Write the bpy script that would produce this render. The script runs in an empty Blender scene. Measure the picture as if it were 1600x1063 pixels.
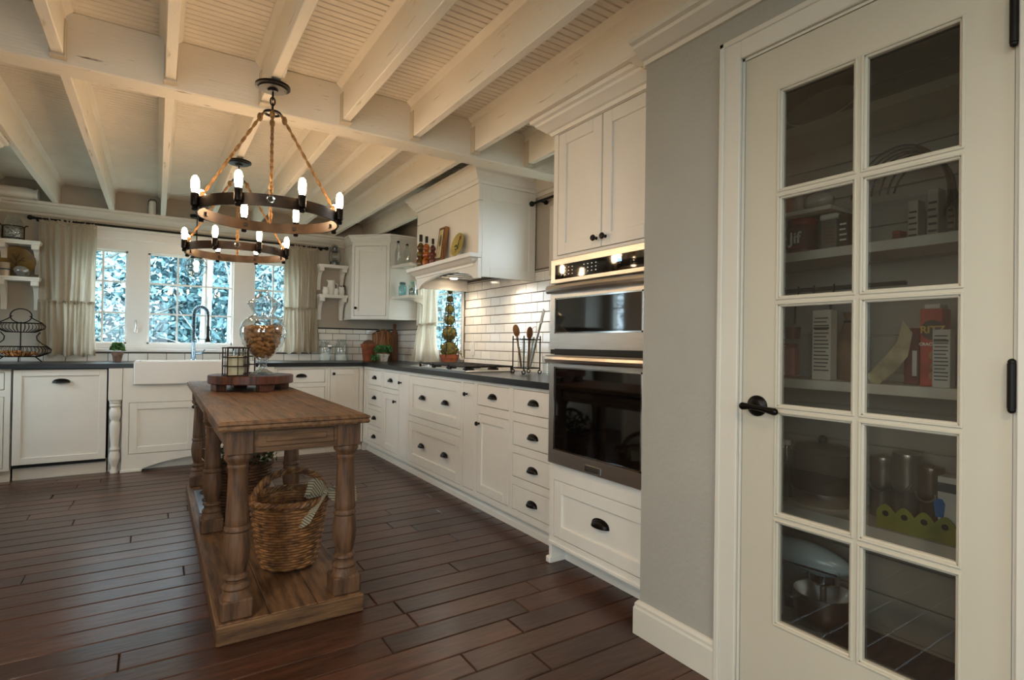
import bpy, math, random
from math import pi, sin, cos, radians, sqrt, atan2
from mathutils import Vector, Matrix

SC = bpy.context.scene
COL = SC.collection
rnd = random.Random(7)

# ---------------------------------------------------------------- camera
F_PX, YAW, PITCH, ROLL, CAM_H = 855.0, radians(33.0), radians(0.5), radians(0.85), 1.12
def cam_axes():
    f = Vector((sin(YAW)*cos(PITCH), cos(YAW)*cos(PITCH), sin(PITCH)))
    r = Vector((cos(YAW), -sin(YAW), 0)); u = r.cross(f)
    return r*cos(ROLL)+u*sin(ROLL), u*cos(ROLL)-r*sin(ROLL), f
_r, _u, _f = cam_axes()
cd = bpy.data.cameras.new('camera'); cam = bpy.data.objects.new('camera', cd); COL.objects.link(cam)
cd.sensor_width = 36.0; cd.lens = F_PX*36/1600; cd.clip_start = 0.02; cd.clip_end = 200
m = Matrix.Identity(4)
for i in range(3):
    m[i][0], m[i][1], m[i][2] = _r[i], _u[i], -_f[i]
m[2][3] = CAM_H
cam.matrix_world = m
SC.camera = cam

# ---------------------------------------------------------------- world, light, exposure
SC.view_settings.view_transform = 'Standard'
SC.view_settings.look = 'None'
SC.view_settings.gamma = 1.0
SC.view_settings.use_curve_mapping = False
SC.view_settings.exposure = -0.08
W = bpy.data.worlds.new('overcast_sky'); SC.world = W; W.use_nodes = True
bg = W.node_tree.nodes['Background']
bg.inputs[0].default_value = (0.72, 0.89, 1.0, 1); bg.inputs[1].default_value = 13.0

def area(name, loc, aim, sx, sy, power, color, portal=False):
    l = bpy.data.lights.new(name, 'AREA'); l.shape = 'RECTANGLE'; l.size = sx; l.size_y = sy
    l.energy = power; l.color = color
    o = bpy.data.objects.new(name, l); COL.objects.link(o)
    o.location = loc
    o.rotation_euler = (Vector(aim)-Vector(loc)).to_track_quat('-Z', 'Y').to_euler()
    if portal: l.cycles.is_portal = True
    return o
# daylight sampling aids in the window openings (portals emit nothing themselves)
area('portal_back', (0.38, 6.42, 1.53), (0.38, 0, 1.53), 2.1, 1.05, 1, (1,1,1), True)
area('portal_right', (2.55, 5.05, 1.45), (0, 5.05, 1.45), 1.0, 1.1, 1, (1,1,1), True)
area('portal_left', (-1.86, -0.7, 1.45), (0, -0.7, 1.45), 1.7, 1.2, 1, (1,1,1), True)
area('portal_rear', (-0.4, -3.05, 1.5), (-0.4, 0, 1.5), 1.4, 1.2, 1, (1,1,1), True)

area('portal_range', (2.52, 2.76, 1.88), (0, 2.76, 1.88), .66, .42, 1, (1,1,1), True)
area('portal_left_back', (-1.86, 5.08, 1.49), (0, 5.08, 1.49), .9, .95, 1, (1,1,1), True)
# ---------------------------------------------------------------- materials
def lin(c):
    if isinstance(c, str):
        c = [int(c[i:i+2], 16)/255 for i in (0, 2, 4)]
        c = [x/12.92 if x <= .04045 else ((x+.055)/1.055)**2.4 for x in c]
    return (c[0], c[1], c[2], 1)
MATS = {}
def mat(name, color, rough=.5, metal=0, var=0.0, scale=8, stretch=(1,1,1), bump=0.0, bscale=40, color2=None,
        coat=0, spec=.5, objrand=0, bstretch=None, contrast=(0.35, .65)):
    if name in MATS: return MATS[name]
    M = bpy.data.materials.new(name); M.use_nodes = True; nt = M.node_tree; N = nt.nodes; L = nt.links
    b = N['Principled BSDF']; c1 = lin(color)
    b.inputs['Roughness'].default_value = rough; b.inputs['Metallic'].default_value = metal
    b.inputs['Coat Weight'].default_value = coat; b.inputs['Specular IOR Level'].default_value = spec
    b.inputs['Base Color'].default_value = c1
    tc = N.new('ShaderNodeTexCoord')
    csock = None
    if var or color2:
        mp = N.new('ShaderNodeMapping'); mp.inputs['Scale'].default_value = stretch
        L.new(tc.outputs['Object'], mp.inputs['Vector'])
        if objrand:
            oi = N.new('ShaderNodeObjectInfo'); ml = N.new('ShaderNodeMath'); ml.operation = 'MULTIPLY'; ml.inputs[1].default_value = 37.0
            L.new(oi.outputs['Random'], ml.inputs[0]); L.new(ml.outputs[0], mp.inputs['Location'])
        n = N.new('ShaderNodeTexNoise'); n.inputs['Scale'].default_value = scale; n.inputs['Detail'].default_value = 6; n.inputs['Roughness'].default_value = .6
        L.new(mp.outputs[0], n.inputs['Vector'])
        r = N.new('ShaderNodeValToRGB'); L.new(n.outputs['Fac'], r.inputs[0])
        c2 = lin(color2) if color2 else tuple(max(0, x*(1-var)) for x in c1[:3])+(1,)
        r.color_ramp.elements[0].color = c2; r.color_ramp.elements[1].color = c1
        r.color_ramp.elements[0].position, r.color_ramp.elements[1].position = contrast
        csock = r.outputs[0]
    if objrand:
        oi2 = N.new('ShaderNodeObjectInfo'); hs = N.new('ShaderNodeHueSaturation')
        mr = N.new('ShaderNodeMapRange'); mr.inputs['To Min'].default_value = 1-objrand; mr.inputs['To Max'].default_value = 1+objrand
        L.new(oi2.outputs['Random'], mr.inputs[0]); L.new(mr.outputs[0], hs.inputs['Value'])
        if csock: L.new(csock, hs.inputs['Color'])
        else: hs.inputs['Color'].default_value = c1
        csock = hs.outputs[0]
    if csock: L.new(csock, b.inputs['Base Color'])
    if bump:
        n2 = N.new('ShaderNodeTexNoise'); n2.inputs['Scale'].default_value = bscale; n2.inputs['Detail'].default_value = 4
        mp2 = N.new('ShaderNodeMapping'); mp2.inputs['Scale'].default_value = bstretch or stretch
        L.new(tc.outputs['Object'], mp2.inputs['Vector']); L.new(mp2.outputs[0], n2.inputs['Vector'])
        bp = N.new('ShaderNodeBump'); bp.inputs['Strength'].default_value = bump; bp.inputs['Distance'].default_value = .004
        L.new(n2.outputs['Fac'], bp.inputs['Height']); L.new(bp.outputs[0], b.inputs['Normal'])
    MATS[name] = M; return M
def thin_glass(name, tint=(1,1,1), refl=1.0, rough=0.0, dirt=0.0, dirtcol=(.6,.55,.45), base=.08, power=3.2):
    if name in MATS: return MATS[name]
    M = bpy.data.materials.new(name); M.use_nodes = True; nt = M.node_tree; N = nt.nodes; L = nt.links
    N.remove(N['Principled BSDF']); out = N['Material Output']
    t = N.new('ShaderNodeBsdfTransparent'); t.inputs[0].default_value = (*tint, 1)
    g = N.new('ShaderNodeBsdfGlossy'); g.inputs['Roughness'].default_value = rough; g.inputs['Color'].default_value = (refl,)*3+(1,)
    lw = N.new('ShaderNodeLayerWeight'); lw.inputs[0].default_value = .5; pw = N.new('ShaderNodeMath'); pw.operation = 'POWER'; pw.inputs[1].default_value = power
    L.new(lw.outputs['Facing'], pw.inputs[0])
    fr = N.new('ShaderNodeMath'); fr.operation = 'MULTIPLY_ADD'; fr.inputs[1].default_value = .90; fr.inputs[2].default_value = base
    L.new(pw.outputs[0], fr.inputs[0])
    mx = N.new('ShaderNodeMixShader'); L.new(fr.outputs[0], mx.inputs[0]); L.new(t.outputs[0], mx.inputs[1]); L.new(g.outputs[0], mx.inputs[2])
    last = mx
    if dirt:
        d = N.new('ShaderNodeBsdfDiffuse'); d.inputs[0].default_value = (*dirtcol, 1)
        m2 = N.new('ShaderNodeMixShader'); m2.inputs[0].default_value = dirt
        L.new(mx.outputs[0], m2.inputs[1]); L.new(d.outputs[0], m2.inputs[2]); last = m2
    L.new(last.outputs[0], out.inputs[0]); MATS[name] = M; return M
def emit(name, color, strength):
    if name in MATS: return MATS[name]
    M = bpy.data.materials.new(name); M.use_nodes = True
    b = M.node_tree.nodes['Principled BSDF']; b.inputs['Base Color'].default_value = lin(color)
    b.inputs['Emission Color'].default_value = lin(color); b.inputs['Emission Strength'].default_value = strength
    MATS[name] = M; return M
def cloth(name, color, trans=.35, var=.12, scale=60):
    M = mat(name, color, .95, var=var, scale=scale, bump=.3, bscale=300, spec=.1)
    nt = M.node_tree; N = nt.nodes; L = nt.links
    b = N['Principled BSDF']; t = N.new('ShaderNodeBsdfTranslucent'); t.inputs[0].default_value = lin(color)
    mx = N.new('ShaderNodeMixShader'); mx.inputs[0].default_value = trans
    L.new(b.outputs[0], mx.inputs[1]); L.new(t.outputs[0], mx.inputs[2]); L.new(mx.outputs[0], N['Material Output'].inputs[0])
    return M

CAB = mat('cabinet_paint', 'ECE6DA', .42, var=.05, scale=3, bump=.03, bscale=60)
CEIL = mat('ceiling_paint', 'EFE7D8', .6, var=.10, scale=2.2, bump=.08, bscale=30)
BEAMP = mat('distressed_beam_paint', 'E6DDCD', .65, var=.0, color2='6B5A45', scale=7, stretch=(.9,6,11), bump=.5, bscale=14, bstretch=(.6,7,12), contrast=(.27,.345))
JOISTP = mat('joist_paint', 'E9E1D2', .6, color2='B5A68E', scale=6, stretch=(7,.8,7), bump=.25, bscale=14, bstretch=(8,.6,8), contrast=(.26,.38))
TRIMP = mat('trim_paint', 'D4CCBC', .45, var=.04, scale=3)
DOORP = mat('door_paint', 'C5BBA6', .45, var=.05, scale=2.5)
WALLP = mat('wall_paint', 'A8A397', .8, var=.08, scale=1.8, bump=.5, bscale=55)
WALLB = mat('wall_paint_back', 'B5AA9A', .8, var=.08, scale=2, bump=.2, bscale=55)
PLANK = mat('hand_scraped_plank', '5C3928', .30, color2='2D1A13', scale=7, stretch=(.9,7,7), bump=.35, bscale=9, bstretch=(1.2,5,1), objrand=.38, coat=0, contrast=(.25,.75))
SUB = mat('subfloor_dark', '150A07', .9)
TABW = mat('weathered_table_wood', '7E5A3A', .55, color2='3F2818', scale=6, stretch=(7,.8,7), bump=.5, bscale=12, bstretch=(9,.8,9), contrast=(.3,.62))
TABX = mat('weathered_end_wood', '765536', .55, color2='3D2717', scale=6, stretch=(.8,7,7), bump=.5, bscale=12, bstretch=(.8,9,9), contrast=(.3,.62))
TABL = mat('weathered_leg_wood', '745236', .6, color2='352214', scale=6, stretch=(6,6,.8), bump=.55, bscale=14, bstretch=(9,9,.8), contrast=(.3,.65))
STONE = mat('black_soapstone', '1B1B1C', .3, color2='0C0C0D', scale=6)
BRONZE = mat('oil_rubbed_bronze', '211C1A', .38, .75, color2='120F0E', scale=20)
IRON = mat('black_iron', '17130F', .5, .6)
RINGM = mat('aged_ring_metal', '4A3A2B', .45, .7, color2='2A201A', scale=10)
ROPE = mat('jute_rope', '9C7648', .9, color2='5C4226', scale=60, bump=.4, bscale=200)
STEEL = mat('brushed_stainless', 'CFCBC5', .34, 1.0, var=.1, scale=6, stretch=(1,1,40))
CHROME = mat('polished_chrome', 'C8CDD2', .12, 1.0)
BLACKG = mat('black_oven_glass', '040404', .04, spec=.9)
BLACKM = mat('matte_black', '0A0A0A', .6)
TILE = mat('white_glazed_tile', 'EFE9DE', .12, var=.06, scale=4, objrand=.04)
GROUT = mat('grey_grout', '6A6256', .9)
PORC = mat('white_porcelain', 'EDE9E2', .15)
GLASSP = thin_glass('window_glass', (.97,.99,1), base=.025, power=5)
DOORG = thin_glass('pantry_glass', (.74,.73,.68), 1.0, dirt=.02)
JARG = thin_glass('clear_jar_glass', (.86,.90,.90), 1.0)
APOG = thin_glass('apothecary_glass', (.80,.85,.86), 1.0, base=.12, power=2.0)
BLUEG = thin_glass('aqua_jar_glass', (.50,.72,.72), 1.0)
LINEN = cloth('linen_cloth', 'CDBFAA', .5)
CORK = mat('cork', 'C98F55', .85, color2='8A5526', scale=40, objrand=.22)
TERRA = mat('terracotta', 'A45B38', .85, color2='7C4128', scale=9)
LEAF = mat('green_leaf', '4C7A34', .6, color2='2C5122', scale=20)
MOSS = mat('dry_moss', '6B6634', .95, color2='3A351A', scale=30, bump=1, bscale=60)
WICKER = mat('wicker', '99693A', .6, color2='4C2E18', scale=25, objrand=.15)
WICKD = mat('dark_wicker', '6A4426', .7, color2='3A2413', scale=25)
CANDLE = mat('cream_candle', 'EBDDB9', .6)

# ---------------------------------------------------------------- mesh helpers
class MB:
    def __init__(s): s.v = []; s.f = []; s.sm = False
    def add(s, v, f):
        o = len(s.v); s.v += [tuple(p) for p in v]; s.f += [tuple(i+o for i in q) for q in f]; return s
    def box(s, x0, x1, y0, y1, z0, z1, c=0.0):
        if x0 > x1: x0, x1 = x1, x0
        if y0 > y1: y0, y1 = y1, y0
        if z0 > z1: z0, z1 = z1, z0
        if c <= 0:
            v = [(x, y, z) for z in (z0, z1) for y in (y0, y1) for x in (x0, x1)]
            return s.add(v, [(0,2,3,1),(4,5,7,6),(0,1,5,4),(2,6,7,3),(0,4,6,2),(1,3,7,5)])
        c = min(c, (x1-x0)*.45, (y1-y0)*.45, (z1-z0)*.45)
        X, Y, Z = (x0, x1), (y0, y1), (z0, z1); v = []; idx = {}
        for i in (0,1):
            for j in (0,1):
                for k in (0,1):
                    sx, sy, sz = (c, -c)[i], (c, -c)[j], (c, -c)[k]
                    idx[i,j,k] = len(v)
                    v += [(X[i], Y[j]+sy, Z[k]+sz), (X[i]+sx, Y[j], Z[k]+sz), (X[i]+sx, Y[j]+sy, Z[k])]
        g = lambda i,j,k,a: idx[i,j,k]+a
        f = []
        for i in (0,1):
            q = [g(i,0,0,0), g(i,1,0,0), g(i,1,1,0), g(i,0,1,0)]; f.append(q if i else q[::-1])
            q = [g(0,i,0,1), g(0,i,1,1), g(1,i,1,1), g(1,i,0,1)]; f.append(q if i else q[::-1])
            q = [g(0,0,i,2), g(1,0,i,2), g(1,1,i,2), g(0,1,i,2)]; f.append(q if i else q[::-1])
        for i in (0,1):
            for j in (0,1):
                q = [g(i,j,0,0), g(i,j,1,0), g(i,j,1,1), g(i,j,0,1)]; f.append(q if (i^j) == 0 and i else q if (i,j)==(0,0) else q[::-1])
                q = [g(i,0,j,0), g(i,1,j,0), g(i,1,j,2), g(i,0,j,2)]; f.append(q)
                q = [g(0,i,j,1), g(1,i,j,1), g(1,i,j,2), g(0,i,j,2)]; f.append(q)
                for k in (0,1): f.append([g(i,j,k,0), g(i,j,k,1), g(i,j,k,2)])
        return s.add(v, f)
    def lathe(s, prof, c=(0,0,0), n=24, axis='z', a0=0, a1=2*pi, sx=1, sy=1, cap=True):
        full = abs(a1-a0-2*pi) < 1e-6; k = n if full else n+1; v = []
        for r, h in prof:
            for i in range(k):
                a = a0+(a1-a0)*i/n; p = (r*cos(a)*sx, r*sin(a)*sy, h)
                if axis == 'x': p = (h, p[0], p[1])
                elif axis == 'y': p = (p[0], h, p[1])
                v.append((p[0]+c[0], p[1]+c[1], p[2]+c[2]))
        f = []
        for j in range(len(prof)-1):
            for i in range(n):
                a, b = j*k+i, j*k+(i+1) % k; f.append((a, b, b+k, a+k))
        if full and cap:
            if prof[0][0] > 1e-6: f.append(tuple(range(k))[::-1])
            if prof[-1][0] > 1e-6: f.append(tuple(range((len(prof)-1)*k, len(prof)*k)))
        s.sm = True
        return s.add(v, f)
    def cyl(s, p, q, r, r2=None, n=12):
        return s.tube([p, q], r, n, r2)
    def tube(s, pts, r, n=8, r2=None, closed=False):
        pts = [Vector(p) for p in pts]; k = len(pts); v = []; up = None
        for i, p in enumerate(pts):
            if closed: t = pts[(i+1) % k]-pts[i-1]
            else: t = pts[min(i+1, k-1)]-pts[max(i-1, 0)]
            t.normalize()
            if up is None:
                up = Vector((0,0,1)) if abs(t.z) < .9 else Vector((1,0,0))
            a = t.cross(up); a.normalize(); b = a.cross(t); up = b
            if callable(r): rr = r(i/(k-1))
            else: rr = r if r2 is None else r+(r2-r)*i/(k-1)
            for j in range(n):
                w = 2*pi*j/n; v.append(p+a*(rr*cos(w))+b*(rr*sin(w)))
        f = []
        for i in range(k if closed else k-1):
            for j in range(n):
                A = i*n+j; B = i*n+(j+1) % n; C = ((i+1) % k)*n+(j+1) % n; D = ((i+1) % k)*n+j
                f.append((A, B, C, D))
        if not closed: f += [tuple(range(n))[::-1], tuple(range((k-1)*n, k*n))]
        s.sm = True
        return s.add(v, f)
    def prism(s, poly, d0, d1, axis='y'):
        """poly of 2-D points extruded: axis y -> (u,d,w); axis x -> (d,u,w); axis z -> (u,w,d)"""
        P = {'y': lambda u,w,d: (u,d,w), 'x': lambda u,w,d: (d,u,w), 'z': lambda u,w,d: (u,w,d)}[axis]
        n = len(poly); v = [P(u,w,d0) for u,w in poly]+[P(u,w,d1) for u,w in poly]
        f = [tuple(range(n)), tuple(range(n, 2*n))[::-1]]+[(i, i+n, (i+1) % n+n, (i+1) % n) for i in range(n)]
        return s.add(v, f)
    def sweep(s, prof, path, side=1, closed=False):
        """profile (out, up) swept along a horizontal polyline with mitred corners; out = to the right of travel * side"""
        path = [Vector(p) for p in path]; k = len(path); n = len(prof); v = []
        for i, p in enumerate(path):
            d0 = (p-path[i-1]).normalized() if (i > 0 or closed) else None
            d1 = (path[(i+1) % k]-p).normalized() if (i < k-1 or closed) else None
            n0 = Vector((d0.y, -d0.x, 0))*side if d0 else None; n1 = Vector((d1.y, -d1.x, 0))*side if d1 else None
            if n0 is None: nn = n1
            elif n1 is None: nn = n0
            else:
                nn = n0+n1; nn = nn/(nn.dot(n0)) if nn.length > 1e-6 else n0
            for u, w in prof: v.append((p.x+nn.x*u, p.y+nn.y*u, p.z+w))
        f = []
        for i in range(k if closed else k-1):
            for j in range(n):
                A = i*n+j; B = i*n+(j+1) % n; C = ((i+1) % k)*n+(j+1) % n; D = ((i+1) % k)*n+j; f.append((A,B,C,D))
        if not closed: f += [tuple(range(n))[::-1], tuple(range((k-1)*n, k*n))]
        return s.add(v, f)
    def ball(s, c, r, n=12, m=8, sx=1, sy=1, sz=1, wob=0, seed=0):
        R = random.Random(seed); v = [(c[0], c[1], c[2]-r*sz)]
        for i in range(1, m):
            t = -pi/2+pi*i/m
            for j in range(n):
                a = 2*pi*j/n; q = r*(1+wob*(R.random()-.5))
                v.append((c[0]+q*cos(t)*cos(a)*sx, c[1]+q*cos(t)*sin(a)*sy, c[2]+q*sin(t)*sz))
        v.append((c[0], c[1], c[2]+r*sz)); f = []
        for j in range(n): f.append((0, 1+(j+1) % n, 1+j))
        for i in range(m-2):
            for j in range(n):
                a = 1+i*n+j; b = 1+i*n+(j+1) % n; f.append((a, b, b+n, a+n))
        l = len(v)-1
        for j in range(n): f.append((l, 1+(m-2)*n+j, 1+(m-2)*n+(j+1) % n))
        s.sm = True
        return s.add(v, f)
    def leaves(s, pts, size, seed=0):
        R = random.Random(seed)
        for p in pts:
            d = Vector((R.gauss(0,1), R.gauss(0,1), R.gauss(0,1))).normalized(); e = d.orthogonal().normalized()
            e = Matrix.Rotation(R.random()*6.28, 3, d) @ e; g = d.cross(e); z = size*(.6+.8*R.random()); p = Vector(p)
            s.add([p-e*z*.5, p+g*z*.28+d*z*.08, p+e*z*.6, p-g*z*.28+d*z*.08], [(0,1,2,3)])
        return s
    def move(s, dx, dy, dz): s.v = [(x+dx, y+dy, z+dz) for x, y, z in s.v]; return s
    def rotz(s, a): s.v = [(x*cos(a)-y*sin(a), x*sin(a)+y*cos(a), z) for x, y, z in s.v]; return s
    def xf(s, M): s.v = [tuple(M @ Vector(p)) for p in s.v]; return s
    def mesh(s, name, material):
        me = bpy.data.meshes.new(name); me.from_pydata(s.v, [], s.f); me.materials.append(material)
        if s.sm:
            me.polygons.foreach_set('use_smooth', [True]*len(me.polygons)); me.set_sharp_from_angle(angle=radians(38))
        me.update(); return me

ORG = {}; ROT = {}
def on(px, py, **k):
    """point of the photo's pixel on a given world plane (x=, y= or z=)"""
    d = _f+_r*((px-800)/F_PX)+_u*((531.5-py)/F_PX); (a, v), = k.items(); i = 'xyz'.index(a)
    c = Vector((0,0,CAM_H)); return c+d*((v-c[i])/d[i])
def thing(name, label, cat, loc=(0,0,0), rotz=0, group=None, kind=None):
    o = bpy.data.objects.new(name, None); COL.objects.link(o); o.empty_display_size = .1
    o.location = loc; o.rotation_euler = (0,0,rotz)
    tag(o, label, cat, group, kind); ORG[o] = Vector(loc); ROT[o] = rotz
    return o
def tag(o, label=None, cat=None, group=None, kind=None):
    if label: o['label'] = label
    if cat: o['category'] = cat
    if group: o['group'] = group
    if kind: o['kind'] = kind
    return o
def part(name, mb, material, parent, label=None, kind=None, local=False):
    """part with vertices in world coordinates (local=True: in the parent's own frame)"""
    me = mb if isinstance(mb, bpy.types.Mesh) else None
    if me is None:
        if not local:
            w = ORG[parent]; mb.move(-w.x, -w.y, -w.z)
            if ROT.get(parent): mb.rotz(-ROT[parent])
        me = mb.mesh(name, material)
    o = bpy.data.objects.new(name, me); COL.objects.link(o); o.parent = parent
    ORG[o] = ORG[parent]; ROT[o] = ROT.get(parent, 0)
    tag(o, label, kind=kind); return o
def put(name, mesh, parent, loc, rot=(0,0,0), local=False, label=None, scale=None):
    """shared-mesh part placed at loc (world unless local)"""
    o = bpy.data.objects.new(name, mesh); COL.objects.link(o); o.parent = parent
    l = Vector(loc)
    if not local:
        l = l-ORG[parent]
        if ROT.get(parent): l = Matrix.Rotation(-ROT[parent], 3, 'Z') @ l
    o.location = l; o.rotation_euler = rot
    if scale: o.scale = scale
    ORG[o] = ORG[parent]+l; ROT[o] = ROT.get(parent, 0)+rot[2]
    tag(o, label); return o
def solo(name, mb, material, label, cat, org, group=None, kind=None, rotz=0):
    """a top-level thing that is one mesh; vertices in world coordinates, origin at its base"""
    org = Vector(org); mb.move(-org.x, -org.y, -org.z)
    o = bpy.data.objects.new(name, mb.mesh(name, material)); COL.objects.link(o); o.location = org
    ORG[o] = org; ROT[o] = 0; tag(o, label, cat, group, kind); return o
def struct(name, mb, material, label=None, cat=None):
    o = bpy.data.objects.new(name, mb.mesh(name, material)); COL.objects.link(o); o['kind'] = 'structure'
    ORG[o] = Vector((0,0,0)); ROT[o] = 0
    tag(o, label, cat); return o
def copy_tree(o, parent=None, loc=None, rotz=None, label=None):
    c = o.copy(); COL.objects.link(c)
    if parent: c.parent = parent
    if loc is not None: c.location = loc
    if rotz is not None: c.rotation_euler = (0,0,rotz)
    if label: c['label'] = label
    for ch in o.children: copy_tree(ch, c)
    return c
def text(name, s, parent, loc, rot, size, material, ext=.0006, shear=0, align='CENTER', bold=0):
    cu = bpy.data.curves.new(name, 'FONT'); cu.body = s; cu.size = size; cu.extrude = ext; cu.align_x = align; cu.align_y = 'CENTER'
    cu.shear = shear; cu.offset = bold
    t = bpy.data.objects.new(name+'_tmp', cu); COL.objects.link(t)
    dg = bpy.context.evaluated_depsgraph_get(); me = bpy.data.meshes.new_from_object(t.evaluated_get(dg))
    bpy.data.objects.remove(t); me.materials.clear(); me.materials.append(material)
    return put(name, me, parent, loc, rot, local=True)
def wall_with_holes(axis, d0, d1, u0, u1, w0, w1, holes):
    """slab with rectangular holes. axis 'y': u=x ; axis 'x': u=y"""
    us = sorted({u0, u1, *[h[0] for h in holes], *[h[1] for h in holes]}); ws = sorted({w0, w1, *[h[2] for h in holes], *[h[3] for h in holes]})
    mb = MB()
    for i in range(len(us)-1):
        if us[i] < u0 or us[i+1] > u1: continue
        run = None
        for j in range(len(ws)-1):
            uc, wc = (us[i]+us[i+1])/2, (ws[j]+ws[j+1])/2
            solid = not any(h[0] < uc < h[1] and h[2] < wc < h[3] for h in holes) and w0 <= ws[j] and ws[j+1] <= w1
            if solid: run = (run[0], ws[j+1]) if run else (ws[j], ws[j+1])
            if (not solid or j == len(ws)-2) and run:
                if axis == 'y': mb.box(us[i], us[i+1], d0, d1, run[0], run[1])
                else: mb.box(d0, d1, us[i], us[i+1], run[0], run[1])
                run = None
    return mb
CROWN = [(0,0),(.012,0),(.018,.018),(.03,.022),(.052,.045),(.066,.058),(.07,.072),(.086,.078),(.088,.098),(0,.098)]
def crown_prof(w, h): return [(u*w/.088, v*h/.098) for u, v in CROWN]

# ================================================================ THE SETTING
XR, YB, XL, YF = 2.42, 6.30, -1.80, -3.0      # right wall, back wall, left wall, wall behind the camera
XP, YP = 1.60, 1.52                           # pantry partition plane and its free end
ZC, ZJ = 2.50, 2.295                          # ceiling boards, underside of joists

# ---- floor: dark slab with every plank a piece of its own
floor = struct('floor', MB().box(XL, XR, YF, YB, -.10, -.014), SUB)
def plank_mesh(L, Wd):
    mb = MB(); mb.box(0, L-.003, 0, Wd-.004, -.014, 0, .0035); return mb.mesh('plank', PLANK)
PM = {}
R = random.Random(11); row = 0; y = 0.62
while y < 5.74:
    x = XL - R.random()*1.2
    while x < 1.95:
        L = R.choice([.6, .9, 1.2, 1.5, 1.8])
        x0, x1 = max(x, XL), min(x+L, 1.95 if y > 1.5 else 1.66)
        if x1-x0 > .12:
            key = round(x1-x0, 2)
            if key not in PM: PM[key] = plank_mesh(key, .127)
            put('plank', PM[key], floor, (x0, y, R.uniform(-.0007, .0007)))
        x += L
    y += .127
mb = MB(); yy = YF
while yy < .61:
    mb.box(XL, XP, yy, yy+.1225, -.014, 0); yy += .1267
part('plank_field', mb, PLANK, floor, kind='stuff')
part('pantry_planks', MB().box(XP+.06, XR, -.25, YP-.08, -.014, 0), PLANK, floor)

# ---- ceiling: slab, beadboard panels between joists, joists, main beam
ceiling = struct('ceiling', MB().box(XL-.1, XR+.1, YF, YB, ZC+.012, ZC+.08), CEIL)
JX = [.0115+.396*k for k in range(-5, 7) if .0115+.396*k > XL-.05 and .0115+.396*k < XR]
JW = .042
BY0, BY1, BZ = 2.95, 3.085, 2.268
def bead_mesh(width, y0, y1, sp=.0405):
    mb = MB(); pts = []; y = y0
    while y < y1:
        e = min(y+sp, y1)
        pts += [(y, 0), (max(y, e-.010), 0), (max(y, e-.0075), .006), (e-.003 if e-.003 > y else e, .006)]; y = e
    pts.append((y1, 0)); v = []; f = []
    for (a, z) in pts: v += [(0, a, z), (width, a, z)]
    for i in range(len(pts)-1): f.append((2*i, 2*i+1, 2*i+3, 2*i+2))
    return mb.add(v, f).mesh('beadboard_panel', CEIL)
bn, bf = bead_mesh(.396-JW, -1.2, BY0+.03), bead_mesh(.396-JW, BY1-.03, YB)
def joist_mesh(y0, y1):
    return MB().box(0, JW, y0, y1, ZJ, ZC+.01, .003).mesh('joist', JOISTP)
def cove_mesh(y0, y1):
    mb = MB()
    for s, x in ((-1, 0), (1, JW)):
        mb.prism([(x, ZC), (x+s*.026, ZC), (x+s*.022, ZC-.006), (x+s*.008, ZC-.018), (x, ZC-.026)], y0, y1)
    return mb.mesh('cove_trim', CEIL)
jn, jf, cn, cf = joist_mesh(YF, BY0), joist_mesh(BY1, YB), cove_mesh(YF, BY0), cove_mesh(BY1, YB)
HANG = mat('painted_hanger', 'C9BCA6', .6)
hm = MB().box(-.004, JW+.004, 0, .05, ZJ-.012, ZJ-.002).box(-.005, -.001, 0, .05, ZJ-.01, ZC-.06).box(JW+.001, JW+.005, 0, .05, ZJ-.01, ZC-.06).mesh('joist_hanger', HANG)
jh, ch_ = joist_mesh(4.66, YB), cove_mesh(4.66, YB)          # the joist over the hood is cut short
for x in JX:
    for me, cm, hy in ((jn, cn, BY0-.05), (jf, cf, None) if x < 1.9 else (jh, ch_, None)):
        j = put('joist', me, ceiling, (x, 0, 0)); put('cove_trim', cm, j, (x, 0, 0))
        if hy: put('joist_hanger', hm, j, (x, hy, 0))
    put('beadboard_panel', bn, ceiling, (x+JW, 0, ZC)); put('beadboard_panel', bf, ceiling, (x+JW, 0, ZC))
part('beam', MB().box(XL, XR, BY0, BY1, BZ, ZC, .006), BEAMP, ceiling, 'distressed cream painted ceiling beam')
# conduit feeding the first chandelier
part('conduit', MB().tube([(.455, -1, 2.49), (.455, 1.9, 2.49), (.458, 2.2, 2.40), (.455, 2.6, 2.30)], .006), CEIL, ceiling)
part('conduit', MB().tube([(.455, 3.2, 2.49), (.455, 3.6, 2.49), (.456, 3.88, 2.32)], .006), CEIL, ceiling)

# ---- walls
WX0, WX1, WZ0, WZ1 = -.70, 1.44, 1.03, 2.08
wall_back = struct('wall_back', wall_with_holes('y', YB, YB+.16, XL-.15, XR+.15, -.1, ZC+.08, [(WX0, WX1, WZ0, WZ1)]), WALLB)
RY0, RY1, RZ0, RZ1 = 4.56, 5.50, 1.0, 1.98
wall_right = struct('wall_right', wall_with_holes('x', XR, XR+.15, YF, YB, -.1, ZC+.08, [(RY0, RY1, RZ0, RZ1), (2.42, 3.12, 1.66, 2.12)]), WALLB)
LY0, LY1, LZ0, LZ1 = -1.6, .2, .85, 2.1
wall_left = struct('wall_left', wall_with_holes('x', XL-.15, XL, YF, YB, -.1, ZC+.08, [(LY0, LY1, LZ0, LZ1), (4.62, 5.55, 1.0, 1.98)]), WALLB)
FX0, FX1, FZ0, FZ1 = -1.1, .3, .9, 2.1
wall_rear = struct('wall_rear', wall_with_holes('y', YF-.15, YF, XL-.15, XR+.15, -.1, ZC+.08, [(FX0, FX1, FZ0, FZ1)]), WALLB)
DY0, DY1, DZ = .405, 1.095, 2.068
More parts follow.
